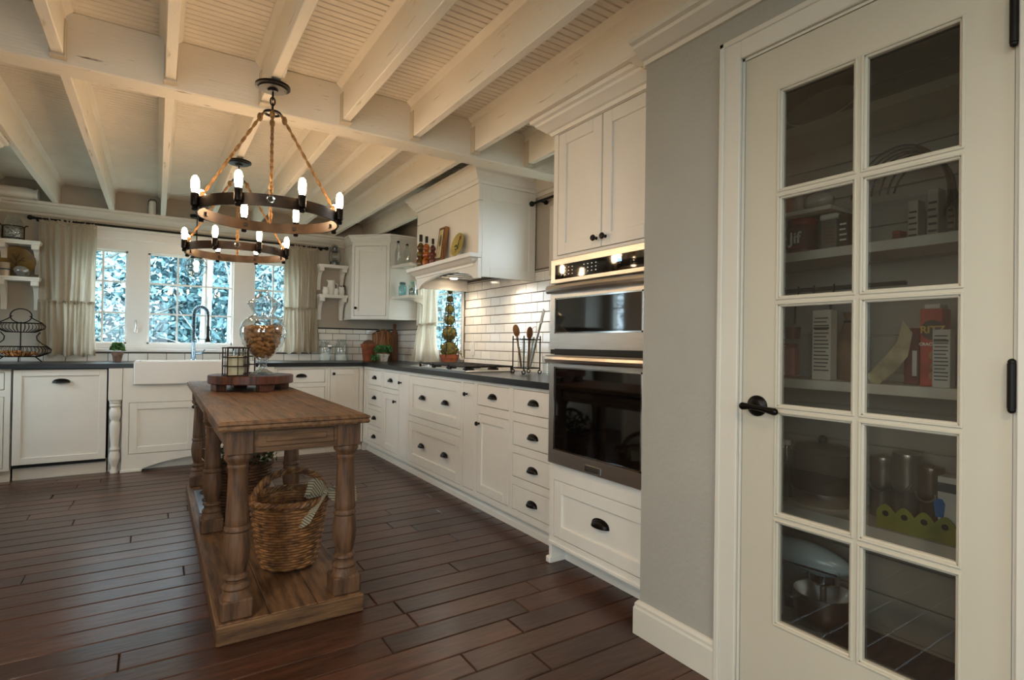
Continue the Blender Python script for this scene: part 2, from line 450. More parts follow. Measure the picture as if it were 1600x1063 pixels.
wall_pantry = struct('wall_pantry', wall_with_holes('x', XP, XP+.10, YF, YP, -.1, ZJ, [(DY0, DY1, -.11, DZ)]), WALLP)
struct('wall_pantry_end', MB().box(XP+.10, XR, YP-.06, YP, 0, ZJ), WALLP)
struct('wall_pantry_rear', MB().box(XP+.10, XR, -.32, -.25, 0, ZJ), WALLP)
struct('ceiling_pantry', MB().box(XP+.04, XR, -.32, YP, ZJ, ZJ+.03), WALLP)

# shiplap lining inside the pantry: boards with open joints
SHIP = mat('pantry_shiplap', 'A79F92', .7, var=.1, scale=3)
z = 0.02
while z < ZJ-.02:
    h = min(.145, ZJ-z-.005)
    part('board', MB().box(XR-.016, XR, -.25, YP-.06, z, z+h-.005, .002), SHIP, wall_right)
    part('board', MB().box(XP+.11, XR-.02, YP-.076, YP-.06, z, z+h-.005, .002), SHIP, wall_right)
    z += .145

# ---- subway tile
def tiles_y(x0, x1, z0, z1, wall):         # on the back wall
    j = 0; z = z0
    while z < z1-.01:
        h = min(.0745, z1-z); x = x0-(.0765 if j % 2 else 0)
        while x < x1-.01:
            a, b = max(x, x0), min(x+.153, x1)
            if b-a > .012: put('tile', TM('y', b-a-.0045, h-.004), wall, (a, YB, z))
            x += .153
        z += .0765; j += 1
def tiles_x(y0, y1, z0, z1, wall):
    j = 0; z = z0
    while z < z1-.01:
        h = min(.0745, z1-z); y = y0-(.0765 if j % 2 else 0)
        while y < y1-.01:
            a, b = max(y, y0), min(y+.153, y1)
            if b-a > .012: put('tile', TM('x', b-a-.0045, h-.004), wall, (XR, a, z))
            y += .153
        z += .0765; j += 1
_tm = {}
def TM(ax, w, h):
    k = (ax, round(w, 3), round(h, 3))
    if k not in _tm:
        mb = MB()
        if ax == 'y': mb.box(0, w, -.010, -.001, 0, h, .002)
        else: mb.box(-.010, -.001, 0, w, 0, h, .002)
        _tm[k] = mb.mesh('tile', TILE)
    return _tm[k]
part('grout', MB().box(1.44, XR, YB-.004, YB, .914, 1.278).box(-1.78, 1.44, YB-.004, YB, .914, 1.0), GROUT, wall_back)
tiles_y(1.44, XR-.01, .914, 1.27, wall_back); tiles_y(-1.75, 1.44, .914, .9905, wall_back)
part('tile_cap', MB().box(1.44, XR, YB-.014, YB, 1.27, 1.282), BLACKM, wall_back)
part('grout', MB().box(XR-.004, XR, 2.30, 4.53, .914, 1.70).box(XR-.004, XR, 4.53, YB, .914, .995).box(XR-.004, XR, 5.52, YB, .914, 1.278), GROUT, wall_right)
tiles_x(2.30, 4.53, .914, 1.69, wall_right); tiles_x(4.53, 5.5, .914, .99, wall_right); tiles_x(5.55, YB-.01, .914, 1.27, wall_right)
part('tile_edge', MB().box(XR-.013, XR, 4.53, 4.548, .914, 1.70), GROUT, wall_right)
# outlet on the tile
ol = thing('wall_outlet', 'white wall outlet on the tile beside the stove topiary', 'outlet', (XR-.011, 4.36, 1.07))
part('cover_plate', MB().box(XR-.017, XR-.0105, 4.325, 4.395, 1.02, 1.14, .002), PORC, ol)
for q in (1.035, 1.09): part('socket', MB().box(XR-.02, XR-.016, 4.345, 4.375, q, q+.03, .002), PORC, ol)
# ---- windows
WINP = mat('window_frame_paint', 'EFEDE8', .4)
def window_y(name, x0, x1, z0, z1, lites, yf, glass_y, side=1):
    w = bpy.data.objects.new(name, None); COL.objects.link(w); w['kind'] = 'structure'; ORG[w] = Vector((0,0,0)); ROT[w] = 0
    part('window_frame', wall_with_holes('y', yf, glass_y+.03, x0, x1, z0, z1, [(l[0], l[1], l[2], l[3]) for l in lites]), WINP, w)
    for a, b, c, d, nx, nz in lites:
        part('sash', MB().box(a, a+.018, glass_y-.012, glass_y+.012, c, d).box(b-.018, b, glass_y-.012, glass_y+.012, c, d)
             .box(a, b, glass_y-.012, glass_y+.012, c, c+.018).box(a, b, glass_y-.012, glass_y+.012, d-.018, d), WINP, w)
        for i in range(1, nx): part('muntin', MB().box(a+(b-a)*i/nx-.008, a+(b-a)*i/nx+.008, glass_y-.01, glass_y+.01, c, d), WINP, w)
        for i in range(1, nz): part('muntin', MB().box(a, b, glass_y-.009, glass_y+.009, c+(d-c)*i/nz-.008, c+(d-c)*i/nz+.008), WINP, w)
        for i in range(nx):
            for k in range(nz):
                part('pane', MB().add([(a+(b-a)*(i+p)/nx, glass_y, c+(d-c)*(k+q)/nz) for p, q in ((0,0),(1,0),(1,1),(0,1))], [(0,1,2,3)]), GLASSP, w)
    return w
w1 = window_y('window_1', WX0, WX1, WZ0, WZ1, [(-.62,-.24,1.075,1.955,2,3), (-.08,.66,1.075,1.955,3,3), (.85,1.24,1.075,1.955,2,3)], YB+.012, YB+.075)
part('casing', MB().box(WX0-.02, WX1+.02, YB-.022, YB+.012, WZ1-.03, WZ1+.05, .004).box(WX0-.03, WX1+.03, YB-.03, YB+.012, WZ1+.05, WZ1+.075, .004)
     .box(WX0-.02, WX0+.03, YB-.022, YB+.012, WZ0, WZ1-.03, .004).box(WX1-.03, WX1+.02, YB-.022, YB+.012, WZ0, WZ1-.03, .004), WINP, w1)
part('window_sill', MB().box(WX0-.04, WX1+.04, YB-.045, YB+.04, WZ0-.03, WZ0, .005), WINP, w1)
part('crank_handle', MB().tube([(-.17, YB-.004, 1.30), (-.165, YB-.02, 1.25), (-.17, YB-.012, 1.19)], .007).box(-.185, -.15, YB-.006, YB+.012, 1.18, 1.23), STEEL, w1)
def window_x(name, xf, gx, y0, y1, z0, z1, ny, nz, inside):
    w = bpy.data.objects.new(name, None); COL.objects.link(w); w['kind'] = 'structure'; ORG[w] = Vector((0,0,0)); ROT[w] = 0
    b = .06
    part('window_frame', wall_with_holes('x', min(xf, gx)+.0, max(xf, gx)+.02, y0, y1, z0, z1, [(y0+b, y1-b, z0+b, z1-b)]), WINP, w)
    for i in range(1, ny):
        q = y0+b+(y1-y0-2*b)*i/ny; part('muntin', MB().box(gx-.01, gx+.01, q-.008, q+.008, z0+b, z1-b), WINP, w)
    for i in range(1, nz):
        q = z0+b+(z1-z0-2*b)*i/nz; part('muntin', MB().box(gx-.009, gx+.009, y0+b, y1-b, q-.008, q+.008), WINP, w)
    for i in range(ny):
        for k in range(nz):
            Y = lambda p: y0+b+(y1-y0-2*b)*(i+p)/ny
            Z = lambda q: z0+b+(z1-z0-2*b)*(k+q)/nz
            part('pane', MB().add([(gx, Y(p), Z(q)) for p, q in ((0,0),(1,0),(1,1),(0,1))], [(0,1,2,3)]), GLASSP, w)
    return w
w2 = window_x('window_2', XR+.012, XR+.075, RY0, RY1, RZ0, RZ1, 2, 3, -1)
part('casing', MB().box(XR-.022, XR+.012, RY0-.02, RY0+.03, RZ0, RZ1, .004).box(XR-.022, XR+.012, RY1-.03, RY1+.02, RZ0, RZ1, .004)
     .box(XR-.022, XR+.012, RY0-.02, RY1+.02, RZ1-.03, RZ1+.05, .004), WINP, w2)
part('window_sill', MB().box(XR-.04, XR+.03, RY0-.03, RY1+.03, RZ0-.03, RZ0, .004), WINP, w2)
window_x('window_6', XR+.012, XR+.075, 2.42, 3.12, 1.66, 2.12, 2, 1, -1)
window_x('window_3', XL-.075, XL-.03, 4.62, 5.55, 1.0, 1.98, 2, 3, 1)
window_x('added_window_4', XL-.075, XL-.03, LY0, LY1, LZ0, LZ1, 3, 2, 1)  # unseen window, added to let fill daylight into the near room
window_y('added_window_5', FX0, FX1, FZ0, FZ1, [(FX0+.06, -.43, FZ0+.06, FZ1-.06, 2, 3), (-.37, FX1-.06, FZ0+.06, FZ1-.06, 2, 3)], YF-.09, YF-.06)  # window behind the camera, added for soft frontal light
# ---- trim
trim1 = struct('trim_1', MB().sweep(crown_prof(.13, .105), [(-1.14, YB, 2.195), (1.80, YB, 2.195)]), TRIMP)   # ledge crown along the window wall
struct('trim_2', MB().sweep(crown_prof(.10, .075), [(XP, YP, 2.222), (XP, -1.5, 2.222)]).sweep(crown_prof(.10, .075), [(XR, YP+.001, 2.222), (XP, YP+.001, 2.222)]), TRIMP)
struct('trim_3', MB().sweep(crown_prof(.08, .13), [(XR, 3.42, 2.245), (XR, 2.33, 2.245)]), TRIMP)
BASEP = [(0,0),(.018,0),(.018,.10),(.014,.108),(.014,.118),(.007,.128),(0,.13)]
struct('baseboard_pantry', MB().sweep(BASEP, [(XP+.12, YP, 0), (XP, YP, 0), (XP, DY1+.075, 0)]).sweep(BASEP, [(XP, DY0-.075, 0), (XP, -1.5, 0)]), TRIMP)

# ---- pantry door with ten lites
door = bpy.data.objects.new('door_1', None); COL.objects.link(door); door['kind'] = 'structure'; door.location = (XP, .75, 0); ORG[door] = Vector((XP, .75, 0)); ROT[door] = 0
tag(door, 'cream french door with ten glass lites and black lever', 'door')
PY = [(.962, .757), (.722, .518)]       # pane openings (left column, right column)
PZ = [(1.915, 1.616), (1.582, 1.283), (1.249, .950), (.916, .617), (.583, .284)]
g = .009
PY = [(a+g, b-g) for a, b in PY]; PZ = [(a+g, b-g) for a, b in PZ]
holes = [(b, a, d, c) for a, b in PY for c, d in PZ]
part('leaf', wall_with_holes('x', XP+.004, XP+.044, DY0+.010, DY1-.010, .012, DZ-.010, holes), DOORP, door)
for a, b in PY:
    for c, d in PZ:
        mb = MB()
        mb.box(XP+.006, XP+.024, b, a, d, d+g, .003).box(XP+.006, XP+.024, b, a, c-g, c, .003)
        mb.box(XP+.006, XP+.024, b, b+g, d, c, .003).box(XP+.006, XP+.024, a-g, a, d, c, .003)
        mb.box(XP, XP+.010, b-.004, a+.004, d-.004, d+.003, .002).box(XP, XP+.010, b-.004, a+.004, c-.003, c+.004, .002)
        mb.box(XP, XP+.010, b-.004, b+.003, d, c, .002).box(XP, XP+.010, a-.003, a+.004, d, c, .002)
        part('glazing_bead', mb, DOORP, door)
        part('pane', MB().add([(XP+.022, a, d), (XP+.022, b, d), (XP+.022, b, c), (XP+.022, a, c)], [(0,1,2,3)]), DOORG, door)
mb = MB()
for (ya, yb, za, zb) in ((DY1, DY1+.075, 0, DZ+.075), (DY0-.075, DY0, 0, DZ+.075)):
    mb.box(XP-.015, XP, ya, yb, za, zb, .003)
    o_ = yb-.018 if ya == DY1 else ya
    mb.box(XP-.022, XP, o_, o_+.018, za, zb, .003)
mb.box(XP-.015, XP, DY0, DY1, DZ, DZ+.075, .003).box(XP-.022, XP, DY0-.075, DY1+.075, DZ+.057, DZ+.075, .003)
part('casing', mb, TRIMP, door)
part('jamb', MB().box(XP, XP+.10, DY1-.008, DY1, 0, DZ).box(XP, XP+.10, DY0, DY0+.008, 0, DZ).box(XP, XP+.10, DY0, DY1, DZ-.008, DZ), TRIMP, door)
for z in (1.86, 1.045, .25):
    part('hinge', MB().tube([(XP-.012, DY0+.008, z-.05), (XP-.012, DY0+.008, z+.05)], .0085, 10).ball((XP-.012, DY0+.008, z+.053), .008, 8, 6).ball((XP-.012, DY0+.008, z-.053), .008, 8, 6), IRON, door)
hd = part('door_handle', MB().lathe([(.0,-.014),(.016,-.014),(.028,-.009),(.033,-.003),(.033,.004)], (XP, 1.032, .938), 24, 'x')
     .tube([(XP-.012, 1.032, .938), (XP-.045, 1.032, .938)], .010, 10)
     .tube([(XP-.047, 1.045, .938), (XP-.05, 1.02, .939), (XP-.05, .985, .936), (XP-.048, .945, .931)], lambda t: .0115-.004*sin(t*pi), 10)
     .ball((XP-.048, .944, .931), .0105, 10, 8).ball((XP-.047, 1.05, .938), .012, 10, 8), BRONZE, door, 'oil rubbed bronze lever handle')

# ================================================================ CABINETS
def cup_pull_mesh():
    mb = MB(); a, d, h = .047, .027, .030; nu, nv = 14, 6; v = []
    for j in range(nv+1):
        t = pi/2*j/nv
        for i in range(nu+1):
            u = pi*i/nu; e = sin(u)**.75
            v.append((a*cos(u), -d*e*cos(t), h*e*sin(t)))
    k = nu+1; f = [(j*k+i, j*k+i+1, (j+1)*k+i+1, (j+1)*k+i) for j in range(nv) for i in range(nu)]
    mb.add(v, f); mb.sm = True
    mb.tube([(a*1.06*cos(pi*i/12), -.002, (h+.002)*sin(pi*i/12)**.75) for i in range(13)], .0025, 6)
    return mb.mesh('cup_pull', BRONZE)
CUP = cup_pull_mesh()
KNOB = MB().lathe([(.008,0),(.006,-.008),(.006,-.013),(.013,-.018),(.0155,-.024),(.012,-.030),(0,-.032)], (0,0,0), 16, 'y').mesh('knob', BRONZE)
GAP = .0038
def shaker(parent, name, x0, x1, z0, z1, st=.055, y=0, flat=False, material=None, th=.02):
    material = material or CAB
    x0 += GAP; x1 -= GAP; z0 += GAP; z1 -= GAP
    if flat:
        return part(name, MB().box(x0, x1, y, y+th, z0, z1, .002), material, parent, local=True)
    mb = MB().box(x0, x0+st, y, y+th, z0, z1, .0015).box(x1-st, x1, y, y+th, z0, z1, .0015)
    mb.box(x0+st, x1-st, y, y+th, z0, z0+st, .0015).box(x0+st, x1-st, y, y+th, z1-st, z1, .0015)
    o = part(name, mb, material, parent, local=True)
    part('panel', MB().box(x0+st-.004, x1-st+.004, y+.010, y+.017, z0+st-.004, z1-st+.004), material, o, local=True)
    return o
def cabinet(name, label, loc, rotz, w, d, z0, z1, fronts, cat='cabinet', group=None, toe=None):
    t = thing(name, label, cat, loc, rotz, group)
    part('body', MB().box(0, w, .055, d, z0, z1), CAB, t, local=True)
    part('face_frame', wall_with_holes('y', 0, .0208, 0, w, z0, z1, [f['r'] for f in fronts]), CAB, t, local=True)
    for f in fronts:
        x0, x1, a, b = f['r']
        o = shaker(t, f['k'], x0, x1, a, b, f.get('st', .055), 0, f.get('flat', False))
        for px, pz in f.get('cups', []): put('cup_pull', CUP, o, (px, 0, pz), local=True)
        for px, pz in f.get('knobs', []): put('knob', KNOB, o, (px, 0, pz), local=True)
    if toe: part('toe_kick', MB().box(0, w, toe, toe+.02, 0, z0).sweep([(0,0),(.012,0),(.012,.035),(.006,.045),(0,.05)], [(0, toe, 0), (w, toe, 0)]), CAB, t, local=True)
    return t
ZT = .8755
# --- right run, faces at x = 1.82; local x = y0 - y
def right_cab(name, label, y_hi, y_lo, fronts, **k):
    fr = []
    for f in fronts:
        a, b, c, d = f['r']; g = dict(f); g['r'] = (y_hi-a, y_hi-b, c, d)
        g['cups'] = [(y_hi-p, q) for p, q in f.get('cups', [])]; g['knobs'] = [(y_hi-p, q) for p, q in f.get('knobs', [])]; fr.append(g)
    return cabinet(name, label, (1.82, y_hi, 0), -pi/2, y_hi-y_lo-.001, .575, .09, ZT, fr, toe=.05, **k)
cc = right_cab('base_cabinet', 'narrow white corner base cabinet door where the two runs meet', 5.615, 5.50, [dict(k='door', r=(5.61,5.515,.125,.85), st=.03)])
part('toe_filler', MB().box(1.822, 1.87, 5.616, 5.69, 0, .09).box(1.822, 1.84, 5.616, 5.639, .09, ZT), CAB, cc)
right_cab('drawer_base_cabinet', 'white four drawer base cabinet nearest the room corner', 5.50, 5.065,
    [dict(k='drawer', r=(5.48,5.09,a,b), flat=True, cups=[(5.285,(a+b)/2-.012)]) for a, b in ((.697,.849),(.495,.655),(.295,.455),(.125,.258))])
right_cab('base_cabinet', 'white base cabinet with one small drawer above a shaker door left of the cooktop', 5.065, 4.645,
    [dict(k='drawer', r=(5.04,4.66,.695,.85), flat=True, cups=[(4.85,.76)]), dict(k='door', r=(5.04,4.66,.118,.652), knobs=[(4.715,.59)])])
right_cab('pull_out_cabinet', 'slim white pull out cabinet with knob left of the wide cooktop drawers', 4.645, 4.43, [dict(k='door', r=(4.638,4.45,.116,.85), flat=True, knobs=[(4.589,.77)])])
right_cab('wide_drawer_cabinet', 'wide white cabinet with two deep shaker drawers below the cooktop', 4.43, 3.435,
    [dict(k='drawer', r=(4.407,3.457,.508,.848), st=.07, cups=[(4.128,.665),(3.707,.665)]), dict(k='drawer', r=(4.407,3.457,.118,.46), st=.07, cups=[(4.128,.275),(3.707,.275)])])
right_cab('pull_out_cabinet', 'slim white pull out cabinet with knob right of the wide cooktop drawers', 3.435, 3.24, [dict(k='door', r=(3.42,3.263,.122,.852), flat=True, knobs=[(3.366,.773)])])
right_cab('base_cabinet', 'white base cabinet with one drawer above a shaker door right of the cooktop', 3.24, 2.80,
    [dict(k='drawer', r=(3.221,2.825,.711,.853), flat=True, cups=[(3.02,.768)]), dict(k='door', r=(3.218,2.825,.128,.658), knobs=[(3.19,.59)])])
right_cab('drawer_base_cabinet', 'white four drawer base cabinet beside the wall oven', 2.80, 2.275,
    [dict(k='drawer', r=(2.78,2.345,a,b), flat=True, cups=[(2.565,(a+b)/2-.012)]) for a, b in ((.711,.856),(.515,.66),(.326,.47),(.13,.279))])

# --- back run, faces at y = 5.64
def back_cab(name, label, x0, x1, fronts, toe=.05, face=5.64, **k):
    fr = []
    for f in fronts:
        a, b, c, d = f['r']; g = dict(f); g['r'] = (a-x0, b-x0, c, d)
        g['cups'] = [(p-x0, q) for p, q in f.get('cups', [])]; g['knobs'] = [(p-x0, q) for p, q in f.get('knobs', [])]; fr.append(g)
    return cabinet(name, label, (x0, face, 0), 0, x1-x0-.001, 6.285-face, .09, ZT, fr, toe=toe, **k)
back_cab('base_cabinet', 'white base cabinet at the left picture edge beside the dishwasher', -1.60, -.936,
    [dict(k='drawer', r=(-1.58,-.972,.714,.851), flat=True, cups=[(-1.28,.77)]), dict(k='door', r=(-1.58,-.972,.11,.665), knobs=[(-1.54,.6)])])
dwt = thing('dishwasher', 'panel front dishwasher with one cup pull in the window wall run', 'dishwasher', (-.926, 5.635, 0))
part('tub', MB().box(.004, .586, .03, .60, .10, ZT), BLACKM, dwt, local=True)
dd = shaker(dwt, 'door_panel', 0, .59, .125, ZT-.004, .05)
put('cup_pull', CUP, dd, (.293, 0, .762), local=True, scale=(1.1,1,1))
part('toe_kick', MB().box(0, .59, .06, .08, 0, .12, .002), CAB, dwt, local=True)
# turned posts flanking the sink
POSTP = [(.030,0),(.030,.02),(.022,.035),(.024,.06),(.036,.085),(.043,.125),(.040,.155),(.030,.18),(.036,.19),(.038,.20),(.030,.212),(.029,.23),(.037,.33),(.040,.39),(.036,.42),(.030,.43),(.030,.44),(.042,.462),(.045,.50),(.040,.53),(.033,.545),(.042,.556),(.044,.565),(.036,.575),(.044,.59),(.046,.61)]
def sink_post(x, label):
    t = thing('turned_post', label, 'post', (x, 5.66, 0))
    part('spindle', MB().lathe(POSTP, (0,-.005,0), 20), CAB, t, local=True)
    part('block', MB().box(-.047, .047, -.052, .03, .61, ZT, .003), CAB, t, local=True)
    part('back_panel', MB().box(-.0475, .0475, .05, .08, .0, ZT), CAB, t, local=True)
sink_post(-.280, 'white turned post left of the farmhouse sink')
sink_post(.90, 'white turned post right of the farmhouse sink')
sb = thing('sink_base_cabinet', 'white sink base cabinet with arched toe valance under the farmhouse sink', 'cabinet', (-.23, 5.605, 0))
part('body', MB().box(-.23, .85, 5.64, 6.28, .10, .72), CAB, sb)
part('face_frame', wall_with_holes('y', 5.605, 5.628, -.23, .85, .145, .735, [(-.185,.305,.150,.585), (.315,.805,.150,.585)]).box(-.23, -.16, 5.605, 5.64, .735, ZT).box(.78, .85, 5.605, 5.64, .735, ZT), CAB, sb)
for a, b, kx in ((-.185,.305,.285), (.315,.805,.335)):
    o = shaker(sb, 'door', a+.23, b+.23, .150, .585, .055); put('knob', KNOB, o, (kx+.23, 0, .53), local=True)
arch = [(-.23,0),(-.09,0),(-.085,.018)]+[(-.08+.78*i/16, .022+.07*sin(pi*i/16)**.8) for i in range(1, 16)]+[(.705,.018),(.71,0),(.85,0),(.85,.1448),(-.23,.1448)]
part('arched_valance', MB().prism(arch, 5.605, 5.625), CAB, sb)
part('toe_kick', MB().box(-.23, .85, 5.70, 5.72, 0, .10), CAB, sb)
for a, b in ((-.24,-.09), (.71,.86)): part('foot', MB().box(a, b, 5.595, 5.606, 0, .022, .003), CAB, sb)
sk = thing('farmhouse_sink', 'white porcelain apron front farmhouse sink below the window', 'sink', (.31, 5.85, .735))
part('apron', MB().box(-.157, .777, 5.565, 5.595, .735, .932, .008), PORC, sk)
part('basin', MB().box(-.157, -.12, 5.595, 6.07, .74, .93, .004).box(.74, .777, 5.595, 6.07, .74, .93, .004).box(-.12, .74, 6.03, 6.07, .74, .93, .004).box(-.12, .74, 5.595, 6.03, .74, .76), PORC, sk)
part('drain', MB().lathe([(0,.7605),(.04,.7605),(.042,.763),(.03,.762),(0,.761)], (.31, 5.82, 0), 20), STEEL, sk)
back_cab('drawer_base_cabinet', 'white drawer base cabinet on the window wall right of the sink', .95, 1.452,
    [dict(k='drawer', r=(.978,1.427,a,b), flat=True, cups=[(1.2,(a+b)/2-.012)]) for a, b in ((.715,.85),(.515,.672),(.315,.475),(.118,.275))])
back_cab('base_cabinet', 'white base cabinet with single shaker door and knob beside the inside corner', 1.453, 1.818, [dict(k='door', r=(1.477,1.775,.12,.848), knobs=[(1.51,.80)])])
# --- worktop
poly = [(-1.79,5.607),(-.16,5.607),(-.16,6.075),(.78,6.075),(.78,5.607),(1.795,5.607),(1.795,2.276),(2.405,2.276),(2.405,6.288),(-1.79,6.288)]
solo('worktop', MB().prism(poly, .876, .914, 'z'), STONE, 'black soapstone worktop running along both cabinet walls', 'countertop', (1.0, 6.1, .876))

# --- upper corner cabinets (diagonal)
def corner_upper(label, mirror=False):
    P = [(1.79,6.295),(1.79,5.98),(2.10,5.67),(2.415,5.67),(2.415,6.295)]
    cx = (XR+XL)/2
    if mirror: P = [(2*cx-x, y) for x, y in P]; face0, ang = (P[2][0], P[2][1]), pi/4
    else: face0, ang = P[1], -pi/4
    t = thing('corner_wall_cabinet', label, 'cabinet', (face0[0], face0[1], 1.38), ang)
    inset = MB().prism(P, 1.38, 2.20, 'z'); part('body', inset, CAB, t)
    wd = .438
    part('face_frame', wall_with_holes('y', -.02, 0, 0, wd, 0, .82, [(.03, wd-.03, .03, .79)]), CAB, t, local=True)
    o = shaker(t, 'door', .03, wd-.03, .03, .79, .05, -.02); put('knob', KNOB, o, ((.06 if not mirror else wd-.06), -.02, .115), local=True)
    path = [(p[0], p[1], 2.20) for p in P[:4]]
    part('crown', MB().sweep(crown_prof(.06, .088), path, 1 if not mirror else -1), CAB, t)
    part('bottom_rail', MB().sweep([(0,0),(.008,0),(.008,.02),(0,.026)], [(p[0], p[1], 1.372) for p in P[:4]], 1 if not mirror else -1), CAB, t)
corner_upper('white diagonal corner wall cabinet with knob and crown beside the range hood')
corner_upper('white diagonal corner wall cabinet left of the left curtain', True)

# --- open shelves on curved brackets
def bracket_poly(D, Hh):
    pts = [(0,0),(-D*.95,0),(-D*.95,-.03),(-D*.82,-.034)]
    for i in range(9):
        t = i/8; pts.append((-D*.80+D*.62*sin(t*pi/2)*1.0, -.04-(Hh-.06)*(1-cos(t*pi/2))))
    pts += [(-D*.2, -Hh), (0, -Hh)]; return pts
def shelf_y(label, x0, x1, z, group, D=.19, clip=False, b2=True):
    t = thing('wall_shelf', label, 'shelf', ((x0+x1)/2, YB, z), 0, group)
    part('board', MB().box(x0, x1, YB-D, YB-.002, z-.022, z, .004).box(x0+.006, x1-.006, YB-D+.008, YB-.002, z-.034, z-.022), CAB, t)
    for xb in ([x0+.012, x1-.062] if b2 else [x1-.062]):
        pl = [(YB-.003+u, z-.034+w) for u, w in bracket_poly(D-.015, .24)]
        br = part('bracket', MB().prism(pl, xb+.006, xb+.044, 'x'), CAB, t)
        part('cap_block', MB().box(xb, xb+.05, YB-D+.012, YB-D+.06, z-.075, z-.034, .004), CAB, br)
    return t
shelf_y('upper white bracket shelf carrying the oil lantern right of the window', 1.462, 1.785, 1.972, 'bracket shelves by the windows')
shelf_y('lower white bracket shelf carrying white pitchers right of the window', 1.472, 1.785, 1.642, 'bracket shelves by the windows')
shelf_y('upper white bracket shelf with a glass jar at the left edge', -1.135, -.845, 1.945, 'bracket shelves by the windows')
shelf_y('lower white bracket shelf with gold plate at the left edge', -1.135, -.845, 1.635, 'bracket shelves by the windows')
def shelf_x(label, y0, y1, z):
    t = thing('wall_shelf', label, 'shelf', (XR, (y0+y1)/2, z), 0, 'bracket shelves by the windows')
    D = .19
    po = [(XR-.002, y1), (2.118, y1)]+[(2.165+.04*(1-cos(pi/2*i/6)), y0+.04*(1-sin(pi/2*i/6))) for i in range(7)]+[(XR-.002, y0)]
    part('board', MB().prism(po, z-.03, z, 'z'), CAB, t)
    for yb in (y0+.03,):
        pl = [(XR-.003+u, z-.03+w) for u, w in bracket_poly(D-.02, .20)]
        part('bracket', MB().prism(pl, yb, yb+.038, 'y'), CAB, t)
shelf_x('upper white quarter shelf with bottles between corner cabinet and hood', 5.31, 5.668, 1.955)
shelf_x('lower white quarter shelf with aqua jars between corner cabinet and hood', 5.31, 5.668, 1.622)

# --- range hood
hood = thing('range_hood', 'white panelled range hood with mantel shelf over the cooktop', 'range hood', (2.16, 3.94, 1.60))
HX, HY0, HY1, HZ0, HZ1 = 1.91, 3.40, 4.50, 1.605, 2.27
part('back_box', MB().box(HX+.03, XR-.012, HY0+.03, HY1-.03, HZ0+.12, HZ1), CAB, hood)
part('front_board', MB().box(HX, HX+.03, HY0, HY1, 1.78, 2.15, .002), CAB, hood)
part('front_board', MB().box(HX, HX+.03, HY0, HY1, 2.153, HZ1, .002), CAB, hood)
for ya, yb in ((HY0, HY0+.022), (HY1-.022, HY1)):
    yc = ya if ya == HY0 else yb
    mb = MB().box(HX+.03, XR-.012, ya+.008, yb-.008, HZ0, HZ1)
    for b in ((HX+.03, HX+.10, HZ0, HZ1), (XR-.07, XR-.012, HZ0, HZ1), (HX+.10, XR-.07, HZ0, HZ0+.075), (HX+.10, XR-.07, HZ1-.10, HZ1)):
        mb.box(b[0], b[1], ya, yb, b[2], b[3], .002)
    part('side_panel', mb, CAB, hood)
part('crown', MB().sweep(crown_prof(.085, .115), [(XR-.012, HY0, HZ1), (HX, HY0, HZ1), (HX, HY1, HZ1), (XR-.012, HY1, HZ1)], -1), CAB, hood)
ap = [(HY0,1.78),(HY1,1.78),(HY1,HZ0-.01),(HY1-.06,HZ0-.01)]+[(HY1-.06-(HY1-HY0-.12)*i/20, HZ0+.0+.075*sin(pi*i/20)**.7) for i in range(1, 20)]+[(HY0+.06,HZ0-.01),(HY0,HZ0-.01)]
part('arched_front', MB().prism(ap, HX-.001, HX+.028, 'x'), CAB, hood)
part('mantel', MB().sweep([(0,0),(.012,0),(.014,.018),(.03,.026),(.05,.045),(.056,.05),(.072,.055),(.076,.082),(0,.082)], [(HX+.02, HY0+.06, 1.685), (HX-.001, HY0+.06, 1.685), (HX-.001, HY1-.02, 1.685), (HX+.02, HY1-.02, 1.685)], -1), CAB, hood)
HOODU = mat('hood_liner_steel', '8C8C8C', .35, .9)
part('liner', MB().box(HX+.04, XR-.02, HY0+.03, HY1-.03, HZ0+.095, HZ0+.115), HOODU, hood)
for i in range(6): part('baffle', MB().box(HX+.09, XR-.12, 3.62+i*.11, 3.67+i*.11, HZ0+.080, HZ0+.095, .004), CHROME, hood)
for yy in (3.55, 4.35):
    lp = part('hood_lamp', MB().lathe([(.0,HZ0+.090),(.03,HZ0+.090),(.034,HZ0+.095)], (2.20, yy, 0), 16), emit('hood_lamp_glow', 'FFE3BE', 30), hood)
    ld = bpy.data.lights.new('hood_spot', 'SPOT'); ld.energy = 16; ld.color = (1, .82, .62); ld.spot_size = radians(140); ld.spot_blend = .9; ld.shadow_soft_size = .03
    lo = bpy.data.objects.new('hood_spot', ld); COL.objects.link(lo); lo.location = (2.20, yy, HZ0+.08); lo.rotation_euler = (0, radians(0), 0)

# --- oven tower
OX = 1.72
tower = thing('oven_cabinet', 'tall white oven cabinet with two upper doors and bottom drawer', 'cabinet', (OX, 2.27, 0), -pi/2)
TWd = .735
def ty(y): return 2.27-y
part('body', MB().box(0, TWd, .021, .66, .12, .52).box(0, TWd, .021, .66, 1.58, 2.205).box(0, .018, .021, .66, .52, 1.58).box(TWd-.018, TWd, .021, .66, .52, 1.58), CAB, tower, local=True)
part('face_frame', wall_with_holes('y', 0, .0208, 0, TWd, .115, 2.215, [(ty(2.236), ty(1.572), 1.578, 2.206), (ty(2.245), ty(1.565), .52, 1.562), (ty(2.236), ty(1.572), .143, .435)]), CAB, tower, local=True)
for a, b, kx in ((2.236, 1.9045, 1.935), (1.9035, 1.572, 1.873)):
    o = shaker(tower, 'door', ty(a), ty(b), 1.578, 2.206, .06); put('knob', KNOB, o, (ty(kx), 0, 1.625), local=True)
